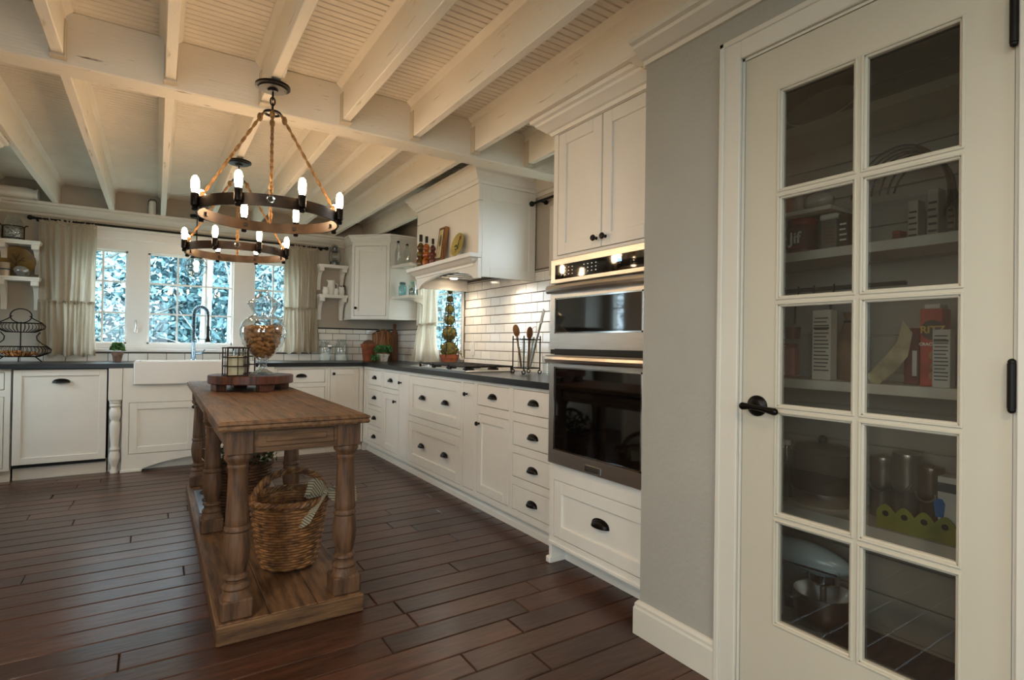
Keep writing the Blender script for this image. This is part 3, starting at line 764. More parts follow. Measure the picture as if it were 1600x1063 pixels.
o = shaker(tower, 'drawer', ty(2.236), ty(1.572), .143, .435, .06); put('cup_pull', CUP, o, (ty(1.891), .010, .285), local=True, scale=(1.15,1.15,1.15))
part('crown', MB().sweep(crown_prof(.095, .085), [(-.0, .64, 2.208), (0, 0, 2.208), (TWd, 0, 2.208)]), CAB, tower, local=True)
part('bottom_rail', MB().box(0, TWd, -.006, .02, .10, .118, .003), CAB, tower, local=True)
part('foot', MB().box(0, .022, 0, .10, 0, .10, .002).box(-.012, .024, -.012, .11, 0, .035, .006), CAB, tower, local=True)
tk = part('toe_kick', MB().box(.022, TWd, .105, .12, 0, .118).sweep([(0,0),(.012,0),(.012,.03),(.006,.04),(0,.044)], [(.022, .105, 0), (TWd, .105, 0)]), CAB, tower, local=True)
for i in range(14): part('vent_slot', MB().box(ty(2.03)+i*.018, ty(2.03)+i*.018+.011, .1035, .106, .064, .082), BLACKM, tk, local=True)
# the appliance
ov = thing('wall_oven', 'stainless microwave and oven combination set in the tall cabinet', 'oven', (OX, 1.905, .52), -pi/2)
def oy(y): return 1.905-y
FX = -.030                                    # front plane of the doors, in front of the cabinet face
part('housing', MB().box(-.335, .335, -.004, .5, .005, 1.035), BLACKM, ov, local=True)
cp = part('control_panel', MB().box(-.342, .342, FX, -.004, .912, 1.037, .004), STEEL, ov, local=True)
part('control_glass', MB().box(-.305, .305, FX-.002, FX+.004, .932, 1.006, .003), BLACKG, cp, local=True)
KEY = emit('key_legend', 'D8D2C6', .35); DIG = emit('clock_digits', '9FD4FF', 2.0)
for bx, nn in ((-.25, 4), (-.08, 4)):
    for i in range(nn):
        for k in range(3): part('key_mark', MB().box(bx+i*.028-.004, bx+i*.028+.004, FX-.0026, FX-.0019, .950+k*.017, .954+k*.017), KEY, cp, local=True)
for i in range(4): part('clock_digit', MB().box(.13+i*.011, .137+i*.011, FX-.0026, FX-.0019, .972, .986), DIG, cp, local=True)
def oven_door(z0, z1, w0, w1, hz, badge):
    d = part('door', wall_with_holes('y', FX, -.004, -.342, .342, z0, z1, [(-.295, .295, w0, w1)]), STEEL, ov, local=True)
    part('window_bezel', MB().box(-.300, .300, FX-.003, FX, w1-.002, w1+.005).box(-.300, .300, FX-.003, FX, w0-.005, w0+.002).box(-.300, -.293, FX-.003, FX, w0-.005, w1+.005).box(.293, .300, FX-.003, FX, w0-.005, w1+.005), CHROME, d, local=True)
    part('window', MB().box(-.296, .296, FX+.002, -.006, w0-.002, w1+.002), BLACKG, d, local=True)
    n = 20; pr = [(0,0)]
    h = part('handle', MB().add(*handle_geo(hz)), STEEL, d, local=True)
    if badge:
        bg_ = part('badge', MB().box(-.055, .055, FX-.004, FX, .014, .046, .003), CHROME, d, local=True)
        part('badge_inset', MB().box(-.047, .047, FX-.005, FX-.003, .020, .040, .002), mat('badge_grey', '6F6A64', .3, .8), bg_, local=True)
def handle_geo(hz):
    v = []; f = []; n = 24; m_ = 10
    for i in range(n+1):
        x = -.345+.69*i/n; out = .030+.022*(1-(2*i/n-1)**2)
        for j in range(m_):
            a = 2*pi*j/m_; v.append((x, FX-out*.5-.5*out*cos(a), hz+.021*sin(a)))
    for i in range(n):
        for j in range(m_): f.append((i*m_+j, i*m_+(j+1) % m_, (i+1)*m_+(j+1) % m_, (i+1)*m_+j))
    f += [tuple(range(m_)), tuple(range(n*m_, (n+1)*m_))]
    return v, f
oven_door(.583, .905, .665, .833, .882, False)
oven_door(.006, .552, .081, .488, .531, True)
part('trim_strip', MB().box(-.34, .34, FX+.004, -.004, .556, .580), BLACKM, ov, local=True)

# --- tall cabinet at the left, only its crown end reaches the picture
tc_ = thing('tall_cabinet', 'tall white cabinet whose crown shows at the upper left picture edge', 'cabinet', (-.835, 3.12, 0), pi/2)
part('body', MB().box(0, 1.20, .021, .94, .0, 2.20), CAB, tc_, local=True)
for a, b in ((.03, .595), (.605, 1.17)):
    o = shaker(tc_, 'door', a, b, .12, 2.18, .07); put('knob', KNOB, o, ((b-.05 if a < .1 else a+.05), 0, 1.05), local=True)
part('crown', MB().sweep(crown_prof(.09, .088), [(0, .02, 2.20), (1.20, .02, 2.20), (1.20, .9, 2.20)], 1), CAB, tc_, local=True)

# ================================================================ THE TABLE
TX0, TX1, TY0, TY1, TZ = .195, .755, 2.25, 4.62, .82
tab = thing('work_table', 'long weathered wood table with turned legs and low plank shelf', 'table', ((TX0+TX1)/2, (TY0+TY1)/2, 0))
nb = 4
for i in range(nb):
    a = TX0+.008+(TX1-TX0-.016)*i/nb; b = TX0+.008+(TX1-TX0-.016)*(i+1)/nb
    part('top_board', MB().box(a, b-.0012, TY0+.008, TY1-.008, TZ-.028, TZ, .002), TABW, tab)
part('top_edge', MB().sweep([(0,0),(.006,0),(.010,.008),(.006,.018),(.012,.024),(.010,.030),(0,.034)], [(TX0+.008, TY0+.008, TZ-.036), (TX1-.008, TY0+.008, TZ-.036), (TX1-.008, TY1-.008, TZ-.036), (TX0+.008, TY1-.008, TZ-.036)], 1, True), TABW, tab)
AX0, AX1, AY0, AY1 = TX0+.03, TX1-.03, TY0+.03, TY1-.03
AZ0, AZ1 = .690, TZ-.028
def apron(x0, x1, y0, y1, nx):
    mb = MB().box(x0, x1, y0, y1, AZ0, AZ1, .002)
    return part('apron', mb, TABX if nx == 1 else TABW, tab)
ap_ = apron(AX0+.02, AX1-.02, AY0+.012, AY0+.04, 1)
part('apron_panel', MB().box(AX0+.105, AX1-.105, AY0+.006, AY0+.014, AZ0+.022, AZ1-.018, .003).box(AX0+.135, AX1-.135, AY0+.002, AY0+.008, AZ0+.04, AZ1-.036, .003), TABX, ap_)
apron(AX0+.02, AX1-.02, AY1-.04, AY1-.012, 1)
for xx0, xx1, s in ((AX0+.012, AX0+.04, -1), (AX1-.04, AX1-.012, 1)):
    o = apron(xx0, xx1, AY0+.02, AY1-.02, 3)
    for (p, q) in ((AY0+.10, 3.32), (3.48, AY1-.10)):
        part('apron_panel', MB().box(xx0-.006, xx1+.006, p, q, AZ0+.022, AZ1-.018, .003), TABW, o)
LEGP = [(.047,.690),(.050,.682),(.050,.672),(.041,.660),(.036,.650),(.038,.645),(.038,.638),(.0345,.632),(.035,.60),(.041,.45),(.043,.425),(.039,.418),(.046,.410),(.047,.402),(.041,.394),(.046,.37),(.049,.335),(.046,.295),(.036,.250),(.033,.238),(.044,.230),(.046,.222),(.038,.214),(.037,.204),(.046,.196),(.049,.186),(.045,.178),(.050,.160),(.054,.150)]
LEGM = MB().lathe([(r, z) for r, z in LEGP[::-1]], (0,0,0), 20).mesh('leg', TABL)
LEGB = MB().box(-.047, .047, -.047, .047, .690, AZ1, .003).mesh('leg_block', TABL)
LEGF = MB().box(-.056, .056, -.056, .056, .076, .150, .006).mesh('leg_foot', TABL)
for lx in (AX0+.045, AX1-.045):
    for ly in (AY0+.045, 3.42, AY1-.045):
        o = put('leg', LEGM, tab, (lx, ly, 0)); put('leg_block', LEGB, o, (lx, ly, 0)); put('leg_foot', LEGF, o, (lx, ly, 0))
for i in range(3):
    a = TX0+.012+(TX1-TX0-.03)*i/3; b = TX0+.012+(TX1-TX0-.03)*(i+1)/3
    part('shelf_board', MB().box(a, b-.002, TY0+.01, TY1-.01, .045, .076, .003), TABW, tab)
for a, b in ((TY0, TY0+.03), (TY1-.03, TY1)): part('shelf_edge', MB().box(TX0+.004, TX1-.010, a, b, 0, .072, .005), TABX, tab)
for a, b in ((TX0+.004, TX0+.034), (TX1-.04, TX1-.010)): part('shelf_edge', MB().box(a, b, TY0+.03, TY1-.03, 0, .072, .005), TABW, tab)

# ---- riser tray, jar of corks, candle lanterns
RISER = mat('riser_wood', '6B3A22', .45, color2='331A10', scale=7, stretch=(12,1,1), bump=.2, bscale=20)
tray = thing('round_wood_riser', 'round dark wood riser on block feet on the table', 'tray', (.497, 3.72, TZ))
part('top', MB().lathe([(0,.862),(.236,.862),(.240,.866),(.240,.908),(.236,.912),(0,.912)], (.497, 3.72, 0), 48), RISER, tray)
for a in (-75, 15, 105, 195):
    cx, cy = .497+.19*cos(radians(a)), 3.72+.19*sin(radians(a))
    part('foot', MB().box(-.042, .042, -.03, .03, TZ, .862, .003).rotz(radians(a+90)).move(cx, cy, 0), RISER, tray)
JX_, JY_ = .556, 3.70
jar = thing('apothecary_jar', 'large footed glass jar with spire lid full of wine corks', 'jar', (JX_, JY_, .912))
part('bowl', MB().lathe([(.072,.912),(.075,.916),(.05,.930),(.022,.945),(.026,.962),(.020,.975),(.030,.988),(.022,1.0),(.040,1.012),(.075,1.045),(.115,1.10),(.134,1.16),(.135,1.195),(.120,1.235),(.085,1.268),(.062,1.284),(.060,1.295),(.080,1.330),(.086,1.345)], (JX_, JY_, 0), 40, cap=False), APOG, jar)
part('lid', MB().lathe([(.094,1.345),(.096,1.352),(.090,1.362),(.070,1.378),(.045,1.395),(.030,1.412),(.034,1.418),(.036,1.424),(.024,1.430),(.012,1.440),(.018,1.455),(.020,1.470),(.014,1.482),(.021,1.492),(.016,1.505),(.006,1.535),(.002,1.545),(0,1.546)], (JX_, JY_, 0), 32, cap=False), APOG, jar)
CKM = MB().lathe([(0,-.0225),(.0105,-.0225),(.0118,-.0205),(.0118,.0205),(.0105,.0225),(0,.0225)], (0,0,0), 10).mesh('cork', CORK)
def inner_r(z):
    P = [(1.012,.034),(1.045,.068),(1.10,.108),(1.16,.127),(1.195,.128),(1.24,.112)]
    for (z0, r0), (z1, r1) in zip(P, P[1:]):
        if z0 <= z <= z1: return r0+(r1-r0)*(z-z0)/(z1-z0)
    return 0
R = random.Random(3); placed = []
def seg_d(p, d, q, e):
    best = 9
    for i in (-1, -.33, .33, 1):
        for k in (-1, -.33, .33, 1): best = min(best, ((p+d*i*.0115)-(q+e*k*.0115)).length)
    return best
tries = 0
while tries < 60000 and len(placed) < 240:
    tries += 1
    z = R.uniform(1.026, 1.208); rm = inner_r(z)
    a = R.uniform(0, 2*pi); outer = R.random() < .7
    rr = (rm-.0265-R.random()*.006) if outer else rm*sqrt(R.random())*.8
    if rr < 0: continue
    p = Vector((JX_+rr*cos(a), JY_+rr*sin(a), z)); d = Vector((-sin(a), cos(a), 0))*R.choice((1,-1))+Vector((0,0,R.gauss(0,.9))); d.normalize()
    ok = True
    for q in (p+d*.0225, p-d*.0225):
        if math.hypot(q.x-JX_, q.y-JY_) > inner_r(q.z)-.0125 or q.z > 1.216: ok = False
    if ok and all((p-q).length > .046 or seg_d(p, d, q, e) > .0195 for q, e in placed):
        placed.append((p, d))
for p, d in placed:
    o = bpy.data.objects.new('cork', CKM); COL.objects.link(o); o.location = p; o.rotation_euler = d.to_track_quat('Z', 'Y').to_euler()
    tag(o, 'tan wine cork piled inside the big glass jar', 'cork', 'wine corks in the glass jar')
def candle_lantern(x, y, z, label, rot=0):
    t = thing('candle_lantern', label, 'lantern', (x, y, z), rot, 'wire candle lanterns on the riser')
    w, h = .055, .165
    LM = mat('lantern_brown_metal', '2A170E', .5, .4)
    for sx in (-1, 1):
        for sy in (-1, 1): part('corner_post', MB().box(sx*w-.003, sx*w+.003, sy*w-.003, sy*w+.003, 0, h), LM, t, local=True)
    for zz in (.004, .058, .110, h):
        part('hoop', MB().box(-w-.004, w+.004, -w-.004, -w+.003, zz-.004, zz+.003).box(-w-.004, w+.004, w-.003, w+.004, zz-.004, zz+.003).box(-w-.004, -w+.003, -w, w, zz-.004, zz+.003).box(w-.003, w+.004, -w, w, zz-.004, zz+.003), LM, t, local=True)
    for s in (-1, 1):
        part('upright', MB().box(-.002, .002, s*w-.002, s*w+.002, 0, h), LM, t, local=True)
        part('upright', MB().box(s*w-.002, s*w+.002, -.002, .002, 0, h), LM, t, local=True)
    part('candle', MB().lathe([(0,.004),(.042,.004),(.042,.112),(.038,.116),(0,.114)], (0,0,0), 20), CANDLE, t, local=True)
    part('glass', MB().lathe([(.047,.002),(.049,.004),(.049,.150),(.047,.15)], (0,0,0), 20, cap=False), JARG, t, local=True)
candle_lantern(.392, 3.60, .9125, 'wire candle lantern nearest the camera on the riser', radians(8))
candle_lantern(.455, 3.86, .9125, 'wire candle lantern half hidden behind the cork jar', radians(30))

# ---- wicker basket with bow
def basket(t, cx, cy, z0, h, r0, r1, rows, stakes, M, ell=1.0, part_name='weave'):
    mb = MB(); n = stakes*4
    for i in range(rows):
        f = i/(rows-1); r = r0+(r1-r0)*f**.8; z = z0+h*f; pts = []
        for k in range(n):
            a = 2*pi*k/n; w = .0035*(1 if i % 2 else -1)*cos(stakes*a/1.0*.5*2/2)
            pts.append((cx+(r+w)*cos(a), cy+(r+w)*sin(a)*ell, z))
        mb.tube(pts, h/rows*.56, 5, closed=True)
    part(part_name, mb, M, t)
    for k in range(stakes):
        a = 2*pi*k/stakes
        part('stake', MB().tube([(cx+(r0+(r1-r0)*f**.8)*cos(a), cy+(r0+(r1-r0)*f**.8)*sin(a)*ell, z0+h*f) for f in (0,.33,.66,1)], .0032, 5), M, t)
    part('base', MB().lathe([(0,z0-.004),(r0,z0-.004),(r0,z0+.006),(0,z0+.006)], (cx, cy, 0), 24, sy=ell), M, t)
def braid(t, name, path, r, M, strands=3, turns=10, closed=False):
    path = [Vector(p) for p in path]; k = len(path)
    for s in range(strands):
        pts = []
        for i in range(k):
            tt = path[(i+1) % k]-path[i-1] if closed else path[min(i+1, k-1)]-path[max(i-1, 0)]
            tt.normalize(); a = tt.cross(Vector((0,0,1))) if abs(tt.z) < .95 else tt.cross(Vector((1,0,0))); a.normalize(); b = a.cross(tt)
            w = 2*pi*(turns*i/k+s/strands); pts.append(path[i]+a*(r*cos(w))+b*(r*sin(w)))
        part(name, MB().tube(pts, r*.95, 6, closed=closed), M, t)
BX, BY = .535, 2.71
bk = thing('wicker_basket', 'tan wicker basket with arched handle on the near end of the shelf', 'basket', (BX, BY, .077))
basket(bk, BX, BY, .100, .290, .118, .168, 24, 24, WICKER)
braid(bk, 'rim_strand', [(BX+.172*cos(2*pi*i/72), BY+.172*sin(2*pi*i/72), .395) for i in range(72)], .009, WICKER, 3, 16, True)
ha = radians(8)
braid(bk, 'handle_strand', [(BX+.160*cos(pi*i/40)*cos(ha), BY+.160*cos(pi*i/40)*sin(ha), .38+.135*sin(pi*i/40)**.8) for i in range(41)], .009, WICKER, 3, 7)
for a in (40, 130, 220, 310): part('foot', MB().box(-.018, .018, -.012, .012, .077, .101, .003).rotz(radians(a+90)).move(BX+.09*cos(radians(a)), BY+.09*sin(radians(a)), 0), WICKD, bk)
# striped bow tied to its rim
def stripes():
    M = mat('striped_ticking', 'D8CBB0', .9); nt = M.node_tree; N = nt.nodes; L = nt.links
    tcn = N.new('ShaderNodeTexCoord'); w = N.new('ShaderNodeTexWave'); w.inputs['Scale'].default_value = 48; w.bands_direction = 'DIAGONAL'
    L.new(tcn.outputs['Object'], w.inputs['Vector']); r = N.new('ShaderNodeValToRGB'); r.color_ramp.interpolation = 'CONSTANT'
    r.color_ramp.elements[0].color = lin('5E5446'); r.color_ramp.elements[1].color = lin('A99A7C'); r.color_ramp.elements[1].position = .38
    L.new(w.outputs['Fac'], r.inputs[0]); L.new(r.outputs[0], N['Principled BSDF'].inputs['Base Color']); return M
TICK = stripes()
def ribbon(pts, width, up):
    v = []; f = []; upv = Vector(up)
    for i, p in enumerate(pts):
        p = Vector(p); wd = width[i] if isinstance(width, (list, tuple)) else width
        v += [p-upv*wd/2, p+upv*wd/2]
    for i in range(len(pts)-1): f.append((2*i, 2*i+1, 2*i+3, 2*i+2))
    mb = MB().add(v, f); mb.sm = True; return mb
bo = Vector((BX+.135, BY-.115, .425))
bow = thing('striped_bow', 'cream and grey striped fabric bow on the wicker basket rim', 'bow', tuple(bo))
part('loop', ribbon([bo+Vector((x, y, z))*1.5 for x, y, z in ((0,0,0),(-.02,-.02,.02),(-.045,-.025,.03),(-.06,-.01,.02),(-.045,.0,.005),(0,0,0))], [0.027,0.061,0.074,0.074,0.061,0.027], (.25,-.2,1)), TICK, bow)
part('loop', ribbon([bo+Vector((x, y, z))*1.5 for x, y, z in ((0,0,0),(.03,-.02,.005),(.06,-.02,.005),(.075,0,0),(.05,.01,-.01),(0,0,0))], [0.027,0.054,0.068,0.068,0.054,0.027], (-.2,-.1,1)), TICK, bow)
part('tail', ribbon([bo+Vector((x, y, z))*1.5 for x, y, z in ((0,-.006,0),(-.03,-.03,-.02),(-.055,-.04,-.05),(-.075,-.03,-.09))], [0.027,0.054,0.068,0.074], (.8,-.3,.5)), TICK, bow)
part('tail', ribbon([bo+Vector((x, y, z))*1.5 for x, y, z in ((0,-.006,0),(.02,-.03,-.01),(.05,-.04,-.012),(.085,-.03,-.008))], [0.027,0.054,0.061,0.068], (0,.2,1)), TICK, bow)
part('knot', MB().ball(bo, .018, 10, 8), TICK, bow)

# ---- second basket with dried arrangement, further back on the shelf
b2 = thing('dark_wicker_basket', 'dark wicker basket of greenery further back under the table', 'basket', (.44, 3.62, .077))
basket(b2, .44, 3.62, .085, .30, .13, .16, 18, 20, WICKD)
braid(b2, 'rim_strand', [(.44+.163*cos(2*pi*i/60), 3.62+.163*sin(2*pi*i/60), .39) for i in range(60)], .008, WICKD, 3, 14, True)
braid(b2, 'handle_strand', [(.44+.16*cos(pi*i/36), 3.62, .38+.20*sin(pi*i/36)**.8) for i in range(37)], .008, WICKD, 3, 7)
R = random.Random(5)
gr = thing('dried_greenery', 'dried green leaves and pale blooms filling the dark basket', 'greenery', (.44, 3.62, .39))
part('foliage', MB().leaves([(.44+R.gauss(0,.07), 3.60+R.gauss(0,.07), .40+abs(R.gauss(0,.06))) for _ in range(240)], .05, 1), mat('olive_leaf', '5B6138', .8, color2='2F331C', scale=20), gr, kind='stuff')
part('blooms', MB().leaves([(.44+R.gauss(0,.08), 3.58+R.gauss(0,.07), .42+abs(R.gauss(0,.05))) for _ in range(90)], .035, 2), mat('pale_bloom', 'C9BFA2', .8), gr, kind='stuff')
for i, (px, py, pz) in enumerate(((.40, 3.50, .41), (.49, 3.49, .40), (.36, 3.58, .43), (.52, 3.56, .42))):
    mb = MB(); n = 0
    for k in range(40):
        z_ = k/40; a = k*2.4; rr = .026*sin(pi*min(1, .15+z_*.85))
        mb.leaves([(px+rr*cos(a), py+rr*sin(a), pz+.05*z_)], .02, k)
    solo('pine_cone', mb.ball((px, py, pz+.024), .018, 8, 6), mat('pine_cone_brown', '5A3A22', .8), 'small brown pine cone resting among the dried greenery', 'pine cone', (px, py, pz), 'pine cones in the dark basket')
solo('twig', MB().tube([(.425, 3.30, .10), (.43, 3.32, .40), (.435, 3.34, .66)], .007, 6), mat('reddish_twig', '5A2A1C', .7), 'thin reddish stick standing behind the near left leg', 'stick', (.425, 3.30, .077))
# pale bluish plate with black scrolls, flat on the shelf near the far legs
tv = thing('scroll_plate', 'pale bluish plate with black scrolls lying flat at the shelf far end', 'trivet', (.33, 4.05, .077))
part('plate', MB().box(.235, .43, 3.62+.15, 4.36, .0765, .082, .002), mat('pale_bluish_metal', 'A9B4BC', .3, .8), tv)
for k in range(5):
    cx, cy = .30+.06*(k % 2), 3.85+.10*k
    part('scroll', MB().tube([(cx+.045*(1-i/22)*cos(i*.5), cy+.06*(1-i/22)*sin(i*.5), .087) for i in range(22)], .006, 6), IRON, tv)

# ================================================================ CHANDELIERS
BULB = emit('filament_bulb', 'FFD6A6', 95)
GLOW = thin_glass('bulb_glass', (1,.95,.85))
def chandelier(x, y, label, ztop=2.282, zr=1.69, Rr=.292, n_b=8):
    t = thing('ring_chandelier', label, 'chandelier', (x, y, zr), 0, 'rope ring chandeliers')
    part('canopy', MB().lathe([(0,ztop-.028),(.02,ztop-.028),(.024,ztop-.02),(.06,ztop-.018),(.064,ztop-.012),(.074,ztop-.010),(.074,ztop),(0,ztop)], (x, y, 0), 32), BRONZE, t)
    zc = ztop-.028
    for i in range(3):
        pts = [(x+(.010*cos(a) if i % 2 else 0), y+(0 if i % 2 else .010*cos(a)), zc-.018-i*.026+.019*sin(a)) for a in [2*pi*k/12 for k in range(12)]]
        part('chain_link', MB().tube(pts, .0032, 6, closed=True), BRONZE, t)
    zt = zc-.098
    part('top_ring', MB().tube([(x+.034*cos(2*pi*k/20), y+.034*sin(2*pi*k/20), zt) for k in range(20)], .006, 6, closed=True).tube([(x-.034, y, zt), (x, y, zt+.012), (x+.034, y, zt)], .004, 6), BRONZE, t)
    prof = [(Rr-.004, zr-.024), (Rr+.004, zr-.024), (Rr+.004, zr+.024), (Rr-.004, zr+.024), (Rr-.004, zr-.024)]
    mb = MB().lathe(prof, (x, y, 0), 64, cap=False); part('ring', mb, RINGM, t)
    va = atan2(-y, -x)                                    # towards the camera
    for k in range(4):
        a = va+pi/2*k; ca, sa = cos(a), sin(a)
        A = Vector((x+.036*ca, y+.036*sa, zt)); B = Vector((x+(Rr+.003)*ca, y+(Rr+.003)*sa, zr+.02))
        nseg = 40
        for s in (0, 1):
            pts = []
            d = (B-A).normalized(); p1 = d.cross(Vector((0,0,1))).normalized(); p2 = p1.cross(d)
            for i in range(nseg+1):
                w = i*.9+pi*s; pts.append(A+(B-A)*(i/nseg)+p1*.0035*cos(w)+p2*.0035*sin(w))
            part('rope_strand', MB().tube(pts, .0042, 5), ROPE, t)
        part('rope_knot', MB().ball(A+d*.03, .012, 8, 6, sz=1.7).ball(B-d*.045, .010, 8, 6, sz=1.9), ROPE, t, kind='stuff')
        part('eyelet', MB().tube([(B.x-.012*sa*cos(q), B.y+.012*ca*cos(q), zr+.004+.013*sin(q)) for q in [2*pi*i/12 for i in range(12)]], .004, 6, closed=True), CHROME, t)
    for k in range(n_b):
        a = va+2*pi*(k+.5)/n_b; bx, by = x+(Rr+.018)*cos(a), y+(Rr+.018)*sin(a)
        s = part('socket', MB().lathe([(0,zr-.036),(.010,zr-.034),(.013,zr-.026),(.010,zr-.018),(.016,zr-.012),(.016,zr+.034),(.013,zr+.038),(0,zr+.038)], (bx, by, 0), 14), BRONZE, t)
        part('bracket', MB().box(-.028, 0, -.009, .009, zr-.010, zr+.010, .002).rotz(a).move(bx, by, 0), BRONZE, s)
        part('bulb', MB().lathe([(.009,zr+.036),(.013,zr+.046),(.0155,zr+.06),(.0155,zr+.088),(.012,zr+.102),(.005,zr+.110),(0,zr+.111)], (bx, by, 0), 14), BULB, s)
    return t
chandelier(.424, 2.68, 'near rope hung ring chandelier of eight bare bulbs above the table front')
chandelier(.428, 3.94, 'farther rope hung ring chandelier of eight bare bulbs above the table back')
# pendant over the sink
px, py = .30, 5.92
pn = thing('glass_pendant', 'small caged glass globe pendant hanging over the sink', 'pendant lamp', (px, py, 1.72))
part('canopy', MB().lathe([(0,2.262),(.05,2.262),(.06,2.275),(.06,2.29),(0,2.29)], (px, py, 0), 20), BRONZE, pn)
part('cord', MB().tube([(px, py, 1.96), (px, py, 2.265)], .005, 6), BRONZE, pn)
part('cap', MB().lathe([(.045,1.885),(.05,1.895),(.035,1.915),(.025,1.925),(.025,1.955),(.012,1.965),(0,1.965)], (px, py, 0), 20), BRONZE, pn)
part('globe', MB().lathe([(.042,1.888),(.07,1.86),(.084,1.815),(.075,1.765),(.05,1.735),(.03,1.728),(0,1.727)], (px, py, 0), 28, cap=False), JARG, pn)
part('cage_hoop', MB().tube([(px+.088*cos(2*pi*i/28), py+.088*sin(2*pi*i/28), 1.812) for i in range(28)], .0035, 6, closed=True), BRONZE, pn)
for k in range(6):
    a = 2*pi*k/6; part('cage_wire', MB().tube([(px+r*cos(a), py+r*sin(a), z) for r, z in ((.045,1.892),(.074,1.86),(.087,1.812),(.078,1.762),(.05,1.728),(.03,1.722))], .0025, 5), BRONZE, pn)
part('bulb', MB().ball((px, py, 1.835), .024, 12, 8, sz=1.3), emit('pendant_bulb', 'FFD9A8', 60), pn)

# unseen ceiling lamps added to light the near part of the room
def fill_lamp(x, y, watts, label):
    t = thing('added_fill_lamp', label, 'added lamp', (x, y, 2.19))
    part('base', MB().lathe([(0,2.262),(.16,2.262),(.165,2.275),(.165,2.293),(0,2.293)], (x, y, 0), 28), BRONZE, t)
    part('dome', MB().lathe([(.15,2.262),(.145,2.235),(.11,2.212),(.06,2.20),(0,2.196)], (x, y, 0), 28, cap=False), emit('fill_lamp_dome', 'FFDDB0', 4), t)
    l = bpy.data.lights.new('fill_lamp_light', 'AREA'); l.shape = 'DISK'; l.size = .28; l.energy = watts; l.color = (1, .86, .69)
    o = bpy.data.objects.new('fill_lamp_light', l); COL.objects.link(o); o.location = (x, y, 2.185)
fill_lamp(.25, -.55, 22, 'added ceiling lamp giving fill light above the standpoint by the pantry door')
fill_lamp(-.95, .75, 30, 'added ceiling lamp giving fill light left of the standpoint')

# ================================================================ CURTAINS AND RODS
def curtain(label, top_at, axis, other, u0, u1, zt, zr, zb, seed, flare=.05, skew=0.0):
    """gathered linen panel with a ruffled lower tier; axis 'x' hangs on the back wall, 'y' on the right wall"""
    R = random.Random(seed); ph = [R.uniform(0, 6.28) for _ in range(4)]; w = u1-u0
    def sheet(z_hi, z_lo, n_f, amp0, amp1, spread0, spread1, base):
        nu, nz = 120, 16; v = []; f = []
        for j in range(nz+1):
            s = j/nz; z = z_hi+(z_lo-z_hi)*s; sp = spread0+(spread1-spread0)*s; am = amp0+(amp1-amp0)*s
            for i in range(nu+1):
                t = i/nu; u = u0+w*(.5+(t-.5)*sp)+skew*s*w
                tt = t+.035*sin(5*t+ph[3]+1.5*s)+.02*sin(11*t+ph[2])
                d = am*((1-.6*s)*sin(2*pi*n_f*1.5*tt+ph[0])+(.35+.75*s)*sin(2*pi*n_f*.62*tt+ph[1]+s*.8)+.4*sin(2*pi*n_f*.31*tt+ph[2]-s))+.005*sin(9*t+7*s+ph[3])
                zz = z+(.012*sin(2*pi*n_f*.5*t+ph[1]) if j == nz else 0)
                v.append((u, other-base-d, zz) if axis == 'x' else (other-base-d, u, zz))
        k = nu+1
        for j in range(nz):
            for i in range(nu): f.append((j*k+i, j*k+i+1, (j+1)*k+i+1, (j+1)*k+i))
        mb = MB().add(v, f); mb.sm = True; return mb
    org = ((u0+u1)/2, other, zb) if axis == 'x' else (other, (u0+u1)/2, zb)
    t = thing('curtain', label, 'curtain', org, 0, 'linen window curtains')
    part('panel', sheet(zt-.035, zr, 6.0, .013, .028, 1.0, .97, 0), LINEN, t)
    part('header', sheet(zt+.018, zt-.036, 11, .007, .008, 1.0, 1.0, .004), LINEN, t)
    rf = part('ruffle', sheet(zr+.012, zb, 7.5, .014, .040, .97, 1.0+flare, .014), LINEN, t)
    part('ruffle_seam', sheet(zr+.022, zr+.004, 16, .006, .008, .97, .98, .012), LINEN, t)
    return t
curtain('linen curtain with ruffled hem left of the sink window', 2.155, 'x', 6.205, -.872, -.468, 2.155, 1.43, .965, 1, .02)
curtain('linen curtain with ruffled hem right of the sink window', 2.155, 'x', 6.205, 1.115, 1.475, 2.155, 1.465, 1.0, 2, .12)
curtain('linen curtain with ruffled hem at the window beside the hood', 2.155, 'y', 2.345, 5.00, 5.42, 2.155, 1.31, .93, 3, .32)
def rod(name_label, a, b, wall_pts, fin):
    t = thing('curtain_rod', name_label, 'curtain rod', tuple((Vector(a)+Vector(b))/2))
    part('pole', MB().tube([a, b], .0095, 10), IRON, t)
    d = (Vector(b)-Vector(a)).normalized()
    for p, s in fin:
        p = Vector(p); part('finial', MB().ball(p+d*s*.03, .021, 12, 8).ball(p+d*s*.008, .013, 10, 6), IRON, t, kind='stuff')
    for p, q in wall_pts: part('bracket', MB().tube([p, q], .006, 6).ball(q, .018, 10, 6), IRON, t, kind='stuff')
rod('long black curtain rod across the sink window', (-.90, 6.205, 2.155), (1.535, 6.205, 2.155), [((-.885,6.205,2.155),(-.885,6.28,2.155)), ((1.52,6.205,2.155),(1.52,6.28,2.155))], [((-.90,6.205,2.155),-1), ((1.535,6.205,2.155),1)])
rod('black curtain rod end with ball finial right of the hood', (2.345, 3.335, 2.18), (2.345, 2.30, 2.18), [((2.345,3.27,2.18),(2.405,3.27,2.18))], [((2.345,3.335,2.18),-1)])
rod('black curtain rod above the window beside the hood', (2.345, 5.45, 2.155), (2.345, 4.56, 2.155), [((2.345,5.44,2.155),(2.405,5.44,2.155))], [((2.345,5.45,2.155),-1)])
struct('trim_4', MB().box(XR-.02, XR, 3.12, 3.215, 1.63, 2.14, .003), TRIMP)

# ================================================================ THINGS ON THE COUNTERS
ZW = .9145
